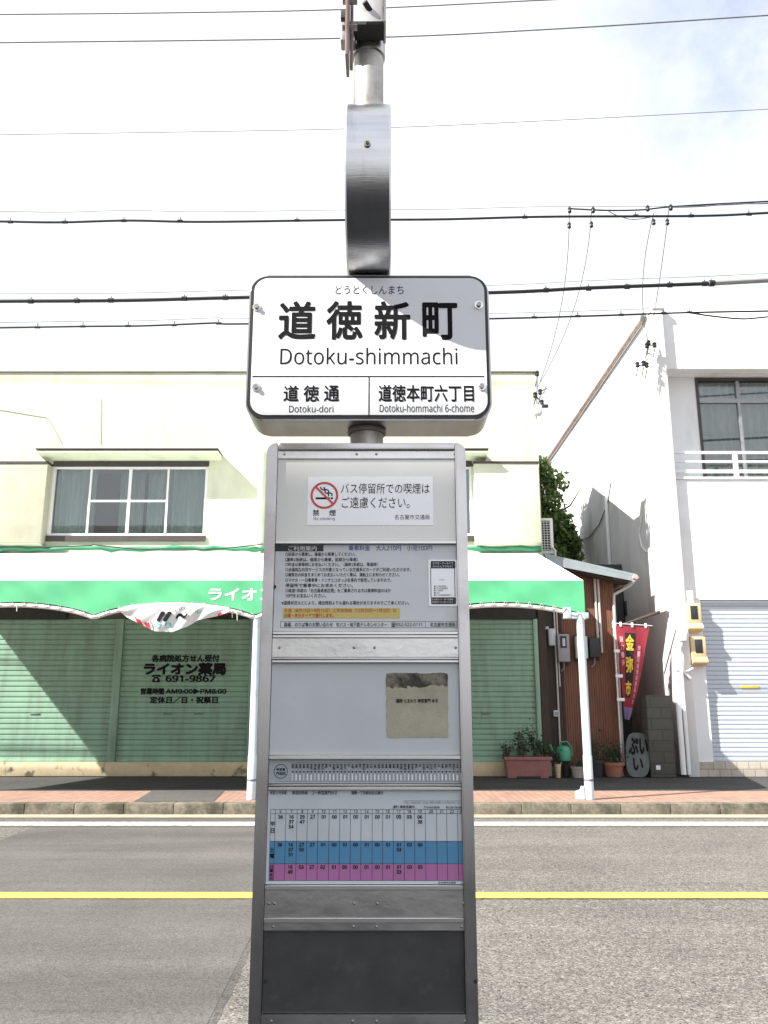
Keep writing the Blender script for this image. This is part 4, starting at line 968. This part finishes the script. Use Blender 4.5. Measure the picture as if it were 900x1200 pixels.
q.box(px0+sw+.0005, px1-sw-.0005, YP+.0005, YP+.105, cbot, cbot+.03, M_case, .003)
q.box(px0+sw, px1-sw, YP+.03, YP+.10, cbot+.031, ctop-.019, M_case)
case = q.build('display_case', bs)
ix0, ix1 = px0+sw+.0008, px1-sw-.0008
def panel(name, y0, y1, m, dy=0.0, parent=case):
    return MB().box(ix0, ix1, YI+dy, YP+.029, Z(y1,YI), Z(y0,YI)-.0004, m).build(name, parent)
panel('upper_pane', 538, 634, M_pane); panel('notice_sheet_back', 638.2, 739.5, M_paper)
panel('blank_pane', 777, 884.5, M_pane2); panel('route_strip', 890, 918, M_strip); panel('timetable_sheet', 926, 1036, M_paper2)
panel('lower_pane', 1090, 1188, M_darkpane, .003)
def rivet_band(y0, y1, rivets):
    o = panel('rivet_band', y0, y1, M_band, -.004); zz = Z((y0+y1)/2, YI)
    for px_ in rivets:
        xx = X(px_, (y0+y1)/2, YI-.004); MB().lathe([(.0001,.0)],(0,0,0),M_screw) if False else None
        MB().tube([(xx,YI-.0042,zz),(xx,YI-.0060,zz),(xx,YI-.0068,zz)],[.0034,.003,.0012],M_screw,12).build('rivet', o)
rivet_band(527.5, 537.8, (333,418,441,533)); rivet_band(748, 770, (327.5,415,439,534)); rivet_band(1042.5, 1074, (315,321.5,415,442,543))
rivet_band(1081, 1089.8, (320,414,441,541)); rivet_band(1188.2, 1204, (318,413,441,545))
for (y0, y1) in ((634.3,638),(740,744),(744.2,747.8),(770.3,773.2),(773.4,776.8),(884.8,889.7),(918.3,921.2),(921.4,925.6),(1036.4,1042.2),(1074.3,1080.6)):
    MB().box(ix0, ix1, YI-.009, YP+.029, Z(y1,YI), Z(y0,YI)-.0003, M_trim if y1-y0 > 3.3 else M_case, .0012, 1).build('trim_strip', case)
for (a, b) in ((321,687),(544,715),(319,742.5),(311,1150),(557,1150),(312,905),(546,905)):
    p = P(a, b, YP); yq = YP-.0003 if a in (311,557) else YI-.003
    MB().tube([(p.x,yq+.001,p.z),(p.x,yq-.001,p.z)],.0042,M_dark,10).build('screw', case)
YS = YI-.0012
# no-smoking sticker
def sheet_on(name, a, b, c, d, y, m, parent=bs): 
    pc = (c+d)/2; return MB().box(X(a,pc,y),X(b,pc,y),y,YI-.0001,Z(d,y),Z(c,y),m).build(name, parent)
st_ = sheet_on('smoking_notice', 360.5, 507.4, 558.8, 615.5, YS, M_stick)
q = MB(); yt = YS-.0006
for body, a, b, c, d, bo in (('バス停留所での喫煙は',399.6,503.4,566.4,578.4,.004),('ご遠慮ください。',400.5,480,582.4,595.4,.004),('名古屋市交通局',462.3,503.4,603,608.8,.006),
        ('禁',366.6,374,597.4,604.4,.012),('煙',385.8,393.6,597.4,604.4,.012),('No smoking',367.5,392.5,605.8,610.4,0)):
    ptext(q, body, a, b, c, d, yt, M_ink, bo)
cc = P(380.1, 580.4, yt); rad = 16.2/F*YS/.965
def ring(q, c, r0, r1, y, m, n=48):
    for k in range(n):
        a, b = 2*math.pi*k/n, 2*math.pi*(k+1)/n
        q.poly([(c.x+r0*math.cos(a),y,c.z+r0*math.sin(a)),(c.x+r1*math.cos(a),y,c.z+r1*math.sin(a)),(c.x+r1*math.cos(b),y,c.z+r1*math.sin(b)),(c.x+r0*math.cos(b),y,c.z+r0*math.sin(b))], m)
def bar(q, x0, z0, x1, z1, wd, y, m):
    d = Vector((x1-x0,0,z1-z0)).normalized(); n_ = Vector((-d.z,0,d.x))*wd/2; a, b = Vector((x0,y,z0)), Vector((x1,y,z1))
    q.poly([a-n_,b-n_,b+n_,a+n_], m)
bar(q, cc.x-rad*.62, cc.z-rad*.22, cc.x+rad*.40, cc.z-rad*.22, rad*.14, yt, M_ink); bar(q, cc.x+rad*.46, cc.z-rad*.22, cc.x+rad*.62, cc.z-rad*.22, rad*.14, yt, M_ink)
for dx in (.0,.25):
    pts = [(.55-dx,-.08),(.55-dx,.12),(.30-dx,.2),(.30-dx,.36),(.02-dx,.46),(-.05-dx,.62)]
    for (a, b), (c, d) in zip(pts, pts[1:]): bar(q, cc.x+rad*a, cc.z+rad*b, cc.x+rad*c, cc.z+rad*d, rad*.09, yt, M_ink)
ring(q, cc, rad*.84, rad, yt-.0003, M_red); bar(q, cc.x-rad*.62, cc.z+rad*.62, cc.x+rad*.62, cc.z-rad*.62, rad*.15, yt-.0005, M_red)
q.build('lettering', st_, recalc=False)
# fare notice
q = MB(); yt = YI-.0006
prect(q, 321.8, 379, 638.8, 646, yt, M_blackedge); ptext(q, 'ご利用案内', 338, 371, 639.6, 645.4, yt-.0004, M_inkw, .01)
ptext(q, '乗車料金　大人210円　小児100円', 408.6, 506.4, 639, 645.2, yt, M_blueink, .015)
lines = [('○前扉から乗車し、後扉から降車してください。',388,498),('（基幹2系統は、後扉から乗車、前扉から降車）',397,519),('○料金は乗車時にお支払いください。（基幹2系統は、降車時）',475,538),
 ('○全国相互利用サービスの対象となっている交通系ICカードがご利用いただけます。',605,558),('○複数名の料金をまとめてお支払いいただく際は、運転士にお知らせください。',560,578),
 ('○マナカ・一日乗車券・ドニチエコきっぷを車内で販売していますので、',528,599),('停留所で乗車中にお求めください。',378,620),('○高速1系統の「名古屋高速区間」をご乗車される方は乗車料金のほか',527,640),('10円をお支払いください。',273,660),
 ('※道路状況などにより、掲出時刻よりも遅れる場合がありますのでご了承ください。',598,688)]
for body, xe, yc_ in lines:
    xs_ = 100 if body[0] == '※' else 115
    py_ = 500+yc_/3.3333; ptext(q, body, 300+xs_/3.3333, 300+xe/3.3333, py_-2.3, py_+2.3, yt, M_ink, .012)
prect(q, 331.5, 468.6, 712.4, 724.6, yt, M_yelpaper)
ptext(q, 'お盆（8月13日〜8月15日）と年末年始（12月29日〜1月3日）は', 333.5, 464.5, 712.9, 717.6, yt-.0004, M_orink, .012)
ptext(q, '日曜・休日ダイヤで運行します。', 333.5, 391, 718.8, 723.6, yt-.0004, M_orink, .012)
for a, b, c, d in ((328.5,535.5,728,728.5),(328.5,535.5,735.3,735.8),(328.5,329,728,735.8),(535,535.5,728,735.8)): prect(q, a, b, c, d, yt, M_wire)
for body, a, b in (('路線、のりば等のお問い合わせ',333,390),('市バス・地下鉄テレホンセンター',394,453.6),('☎052-522-0111',458,494.5),('名古屋市交通局',504,533.5)):
    ptext(q, body, a, b, 729.4, 734.6, yt, M_ink, .012)
prect(q, 498.6, 499, 728, 735.8, yt, M_wire)
q.build('fare_notice', case, recalc=False)
# access card (its square code is left out)
cd_ = sheet_on('access_card', 502.3, 535.8, 656, 710.3, YS-.0004, M_stick)
q = MB(); yt = YS-.001
cp = lambda a, b: (490+a/15, 640+b/15)
def crect(a, b, c, d, m, y=yt): prect(q, 490+a/15, 490+b/15, 640+c/15, 640+d/15, y, m)
def ctext(s_, a, b, c, d, m, bo=.01, y=yt-.0003): ptext(q, s_, 490+a/15, 490+b/15, 640+c/15, 640+d/15, y, m, bo)
xa_, xb_ = X(490+218/15,650,yt), X(490+650/15,650,yt)
q.poly(rrect(xa_,xb_,Z(640+390/15,yt),Z(640+262/15,yt),.0028,yt), M_blackedge); q.poly(rrect(xa_,xb_,Z(640+1020/15,yt),Z(640+900/15,yt),.0028,yt), M_blackedge)
crect(218,230,380,910,M_blackedge,yt+.0002); crect(638,650,380,910,M_blackedge,yt+.0002)
ctext('スマホ・ケータイで',255,615,280,322,M_inkw); ctext('かんたんアクセス！',255,605,335,375,M_inkw)
for yy_, xe in ((705,490),(743,520),(780,440),(820,380),(860,590)): ctext('■'+'のりば時刻表検索案内など'[:max(3,(xe-280)//26)],280,xe,yy_-15,yy_+15,M_ink,.006)
ctext('名古屋市バス・地下鉄情報',240,615,920,952,M_inkw,.006); ctext('携帯電話からもご覧になれます',245,610,967,998,M_inkw,.006)
ctext('アクセス',365,465,580,606,M_ink,.006)
q.build('lettering', cd_, recalc=False)
# old peeled sticker
ps = MB(); rnd = random.Random(9); yk = YI-.0012
def edge(pa, pb, n, amp):
    return [(pa[0]+(pb[0]-pa[0])*k/n+rnd.uniform(-amp,amp), pa[1]+(pb[1]-pa[1])*k/n+rnd.uniform(-amp,amp)) for k in range(n)]
cor = [(452.5,789),(524,788.5),(525.6,864),(453.5,864.5)]
lo = edge((452.6,804),(452.9,864),14,.5)+edge((453.5,864.5),(525.6,864.2),18,.5)+edge((525.6,864),(524.8,802),14,.5)+edge((524.8,801.5),(452.6,804),26,1.4)
f_ = [P(a,b,yk) for a,b in lo]; ps.prism(f_, (0,.001,0), M_peel)
hi_ = edge((452.3,789),(524,788.5),16,.6)+edge((524.4,789),(525,803),5,.5)+edge((525,803),(452.5,806),28,2.0)+edge((452.5,805),(452.3,790),5,.4)
ps.prism([P(a,b,yk-.0004) for a,b in hi_], (0,.001,0), M_peeldark)
pso = ps.build('peeled_sticker', bs)
q = MB(); ptext(q, '臨時 七まわり 神宮東門 ゆき', 464.5, 513, 818.8, 823.6, yk-.0006, M_ink, .02); q.build('lettering', pso, recalc=False)
# route strip
q = MB(); yt = YI-.0006
cc = P(329, 904, yt); rad = 7.7/F*yt/.99
ring(q, cc, rad*.92, rad, yt, M_ink, 36)
ptext(q, '神宮東', 323.8, 334.3, 900, 903.4, yt, M_ink, .02); ptext(q, '門巡回', 323.8, 334.3, 904.8, 908.2, yt, M_ink, .02)
stops = ['道徳通','道徳新町','本町六丁目','大江町','港東通','名古屋港','築地口','東海橋','港区役所','千年','六番町','神宮東門','内田橋','豊田本町','南陽通','観音町','忠治橋','泉楽通','道徳公園','紀左ヱ門橋','笠寺駅','本星崎','氷室','加福町']
for k in range(46):
    xx = 341.6+k*4.39; s_ = stops[(k*7)%len(stops)]; n = min(len(s_), 4)
    ptext(q, '\n'.join(s_[:n]), xx, xx+2.7, 895, 895+1.8*n, yt, M_ink, .015)
    prect(q, xx+.4, xx+2.3, 903.6, 905.2, yt, M_ink)
    prect(q, xx+.2, xx+1.9, 906.2+(k*37%3)*.9, 914.6, yt, M_stick if k % 3 else M_paper2)
    prect(q, xx+3.35, xx+3.6, 894.4, 915, yt, M_wire)
prect(q, 341, 543, 893.8, 894.1, yt, M_wire); prect(q, 322, 544, 915.4, 915.7, yt, M_wire)
q.build('route_diagram', case, recalc=False)
# timetable
q = MB(); ys = YI-.0004; yt = YI-.0010
T = lambda c: 290+c/3.2143
U = lambda c: 880+c/3.2143
xl = lambda c: X(T(c), U(236), ys)
cols = [88,105,145,187,226,266,308,348,388,428,470,509,549,590,629,670,712,750,791,823]
cx = [xl(c) for c in cols]
def zrect(xa, xb, ya, yb, y, m): q.poly([(xa,y,Z(yb,y)),(xb,y,Z(yb,y)),(xb,y,Z(ya,y)),(xa,y,Z(ya,y))], m)
zrect(cx[0],cx[-1],U(340),U(425),ys,M_blue); zrect(cx[0],cx[-1],U(425),U(488),ys,M_pink)
for c in (220,236,340,425,488): zrect(cx[0],cx[-1],U(c)-.2,U(c)+.2,yt+.0002,M_ink)
for xx in cx: q.poly([(xx-.00035,yt,Z(U(488),yt)),(xx+.00035,yt,Z(U(488),yt)),(xx+.00035,yt,Z(U(220),yt)),(xx-.00035,yt,Z(U(220),yt))], M_ink)
def cell(s_, k, yc_, hh, bo=.02, wfrac=None):
    g = text_geo(latin(s_)); h_ = Z(yc_-hh,yt)-Z(yc_+hh,yt); w_ = h_*g[2]; c_ = (cx[k]+cx[k+1])/2; zc_ = Z(yc_,yt)
    text(q, s_, lambda u, v: (c_+(u-.5)*w_, yt-.0002, zc_+(v-.5)*h_), M_ink, bo)
for k in range(18): cell(str(6+k), k+1, U(228), 1.7, .01)
wk = [['36'],['16','37','54'],['29','47'],['27'],['01'],['00'],['01'],['00'],['01'],['00'],['01'],['00'],['03'],['06','38']]
sa_ = [['36'],['16','37','51'],['27','50'],['27'],['01'],['00'],['01'],['00'],['01'],['00'],['01'],['01','33'],['03'],['06']]
ho = [[],['16','49'],['53'],['27'],['02'],['01'],['00'],['00'],['01'],['00'],['01'],['01','33'],['03'],['05']]
for rows, y0 in ((wk,248),(sa_,353),(ho,437)):
    for k, ms in enumerate(rows):
        for j, s_ in enumerate(ms): cell(s_, k+1, U(y0+j*18.5), 2.0, .03)
cell('平', 0, U(275), 2.6); cell('日', 0, U(300), 2.6); cell('土', 0, U(372), 2.6); cell('曜', 0, U(395), 2.6)
for k, ch in enumerate('日曜休日'): cell(ch, 0, U(436+k*15), 2.0)
for body, a, b, c, d in (('神宮11号系統',85,148,150,164),('東巡回系統',168,227,151,164),('2〜神宮東門ゆき',245,338,150,165),('道徳一丁目経由名古屋行',391,512,151,164),('運行 鳴尾営業所',548,630,205,216),('Timetable',664,724,207,216),('Route Guide',748,810,207,216)):
    ptext(q, body, T(a), T(b), U(c), U(d), yt, M_ink, .012)
prect(q, T(590), T(805), U(187), U(188), yt, M_wire); ptext(q, '平成二十四年四月一日改正 時刻は変更になる場合があります', T(590), T(805), U(190), U(199), yt, M_cableg, 0)
ptext(q, '名古屋市交通局', T(718), T(785), U(492), U(500), yt, M_ink, .01)
q.build('timetable_print', case, recalc=False)

# ================================================================== OVERHEAD LINES
GRP = 'overhead lines strung along the street'
def cable(name, label, pl, Y, r, m, ext=True, nodes=0, wob=0, mess=None, group=GRP, cat='cable'):
    rnd = random.Random(int(pl[0][1]*10))
    pts = [P(a, b, Y) for a, b in pl]
    if ext:
        pts.insert(0, pts[0]+(pts[0]-pts[1]).normalized()*25+Vector((0,0,1.0))); pts.append(pts[-1]+(pts[-1]-pts[-2]).normalized()*25+Vector((0,0,.3)))
    o = []
    for k in range(len(pts)-1):
        n = 18 if not ext or 0 < k < len(pts)-2 else 6
        for j in range(n):
            t = j/n; p1 = pts[k]; p2 = pts[k+1]; p0 = pts[k-1] if k > ext else 2*p1-p2; p3 = pts[k+2] if k+2 < len(pts)-ext else 2*p2-p1
            p = .5*((2*p1)+(-p0+p2)*t+(2*p0-5*p1+4*p2-p3)*t*t+(-p0+3*p1-3*p2+p3)*t**3)
            if wob: p = p+Vector((0,0,rnd.uniform(-wob,wob)))
            o.append(p)
    o.append(pts[-1])
    t = MB().tube(o, r, m, 8).build(name)
    tag(t, label, cat, group)
    if nodes:
        for a, b in nodes:
            q = MB(); p = P(a, b, Y); q.tube([p-Vector((.04,0,0)),p+Vector((.04,0,0))], r*1.35, M_cable, 8); q.tube([p+Vector((0,0,.01)),p+Vector((.0,0,.07))], .008, M_cable, 5)
            q.build('cable_tie', t)
    if mess: MB().tube([p+Vector((0,.02,mess)) for p in o], .005, M_wire, 5).build('messenger_wire', t)
    return t
cable('power_line','topmost thin grey line, leaving the picture above the bus stop pole',[(0,17),(200,15),(405,11),(640,0)],13.2,.012,M_wire)
cable('power_line','second thin line from the top, crossing behind the pole bracket',[(0,50),(415,44.5),(650,34),(900,18)],13.2,.013,M_wire)
cable('power_line','faint hair-thin line crossing behind the round bus sign',[(0,158),(405,151),(650,141),(900,128)],13.2,.006,M_wire)
cable('telephone_cable','wavy dark cable behind the lower half of the round sign',[(0,259.5),(70,260.5),(150,258.5),(240,260),(405,257.8),(520,257),(640,254),(820,253),(900,249.5)],12.3,.020,M_cable,nodes=[(12,260),(76,260.3),(145,258.6),(211,259),(348,258.3),(615,254.5),(745,253),(810,253),(878,251)],mess=.20)
cable('telephone_cable','thickest black cable running behind the top of the white name board',[(0,353),(150,352),(290,348.5),(575,343),(690,337.5),(826,332.5)],12.3,.031,M_cable,nodes=[(36,353),(90,352.5),(130,352),(216,350),(264,349),(640,340),(690,338),(735,336),(785,334),(826,332.5)],mess=.14)
cable('telephone_cable','lighter grey sleeve section joining the right end of the thickest cable',[(830,332.3),(862,330.5),(900,328.5),(960,325)],12.3,.040,M_cableg,ext=False,nodes=[(834,332)])
cable('telephone_cable','slim lashed cable with ties below the thickest cable',[(0,384),(100,382.5),(160,382),(205,380.5),(255,378.5),(290,379.5),(575,373.5),(700,370),(800,366.5),(900,364.5)],12.3,.016,M_cable,nodes=[(44,383.5),(97,382.5),(150,382),(204,381),(256,379),(626,372),(677,370.5),(728,369),(778,367),(808,366)],mess=.10)
cable('telephone_cable','thin slack cable loop hanging under the lashed cable at the right',[(808,366.5),(835,370.5),(866,373.5),(885,372.8),(920,369)],12.3,.014,M_cable,ext=False)
cable('power_line','pair-end line rising to the right above the insulators',[(667,244.5),(710,246.5),(750,246),(784,242.5),(840,239),(900,236),(960,233)],12.3,.013,M_cable,ext=False)
cable('power_line','thin upper twin of the line rising right of the insulators',[(784,243),(820,242),(860,239),(900,238.5),(960,238)],12.3,.010,M_wire,ext=False)
cable('power_line','sagging jumper wire between the two insulator pairs',[(711,246),(722,252),(740,257),(760,255),(770,252)],12.3,.008,M_wire,ext=False)
def drop(label, p0, p1, bend, clips, m=M_wire, r=.007):
    a, b = P(p0[0],p0[1],12.3), p1; mid = a.lerp(b,.45)+Vector((bend,0,-.12))
    o = []
    for k in range(21):
        t = k/20; o.append(a*(1-t)**2+mid*2*t*(1-t)+b*t*t)
    t = tag(MB().tube(o, r, m, 6).build('service_wire'), label, 'wire', 'service wires dropping from the street lines')
    for (px_, py_, s_) in clips:
        p = P(px_,py_,12.3); q = MB(); q.lathe([(.015,-.06),(.034,-.04),(.024,-.01),(.034,.02),(.02,.045),(.008,.06)],p,M_cer,10); q.build('insulator', t)
EM1 = P(633,447,16.3); EM2 = P(758,398,16.35)
drop('left of the two service wires dropping to the shop roof corner', (667,248), EM1, .28, [(667.5,246,1),(667,264,1)])
drop('right of the two service wires dropping to the shop roof corner', (693,248), EM1+Vector((-.06,0,-.12)), .42, [(695,246,1),(693,263,1)])
drop('left of the two service wires dropping to the white building', (766,250), EM2, -.28, [(759,244,1),(766,260,1)])
drop('right of the two service wires dropping to the white building', (784,243), EM2+Vector((.05,0,-.04)), .02, [(786,243,1),(782,260,1)])
def mast(label, spots, Y, posts):
    t = thing('wire_bracket', label, 'bracket', P(spots[0][0], spots[0][1], Y))
    q = MB()
    for a, b in posts: q.tube([P(*a,Y),P(*b,Y)], .014, M_wire, 6)
    q.build('rod', t)
    for (a, b) in spots:
        p = P(a,b,Y); q = MB(); q.lathe([(.02,-.06),(.048,-.035),(.034,0),(.048,.03),(.03,.06),(.012,.07)],p,M_cer,12); q.tube([p+Vector((0,0,-.08)),p+Vector((-.05,0,-.28))],.012,M_cable,6); q.build('insulator', t)
mast('cluster of dark insulators and rods on the upper right corner of the shop', [(629.5,438),(627,463),(635,472),(633,459.5)], 16.15, [((629.5,436),(629,463)),((627,463),(635,472)),((633,459),(641,455)),((629,463),(629,480)),((640,452),(637,461))])
mast('cluster of dark insulators on rods at the top corner of the white building', [(760,402),(758,405),(767,404.5),(747,427.5),(754,426),(758,428)], 15.9, [((760,401),(756,420)),((758,405),(767,404.5)),((756,412),(764,416)),((747,428),(758,428)),((757,390),(760,402)),((754,426),(760,420))])
q = MB(); c0 = P(632,478,16.0); q.box(c0.x-.10,c0.x+.06,16.0,16.18,c0.z-.12,c0.z+.08,M_palebox,.02); q.box(c0.x+.05,c0.x+.20,16.05,16.12,c0.z+.04,c0.z+.10,M_blackbox,.01)
tag(q.build('camera_box'), 'small pale box with a dark arm at the upper right corner of the shop', 'box')

# ================================================================== UNSEEN BUILDING ADDED ON THE NEAR SIDE (put there to shade the bus stop)
nbd = thing('added_shade_building', 'unseen grey rendered two-storey building added behind the viewer to shade the bus stop', 'building', (-9, -3, .15))
YB = -1.6; HB = 2.105+(1.91-YB)/.53  # height of the added building sets where its shade ends on the bus stop
q = MB(); holes = [(-16+3.2*k, -14.4+3.2*k, 4.9, 6.3) for k in range(4)]
wall_with_holes(q, -18, -1.8, .15, HB, YB-.25, YB, holes, M_near)
q.box(-18,-1.8,-9,-8.8,.15,HB-.4,M_near).box(-18,-17.8,-8.79,YB-.26,.15,HB-.4,M_near).box(-2.0,-1.8,-8.79,YB-.26,.15,HB-.4,M_near)
q.build('wall', nbd)
MB().box(-17.7,-2.1,-8.7,YB-.27,HB-.9,HB-.7,M_roofm).build('roof', nbd)
for h in holes:
    w_ = MB().box(h[0],h[1],YB-.12,YB-.08,h[2],h[3],M_room).build('window', nbd)
    MB().box(h[0],h[1],YB-.07,YB-.05,h[2],h[3],M_glass).build('pane', w_)
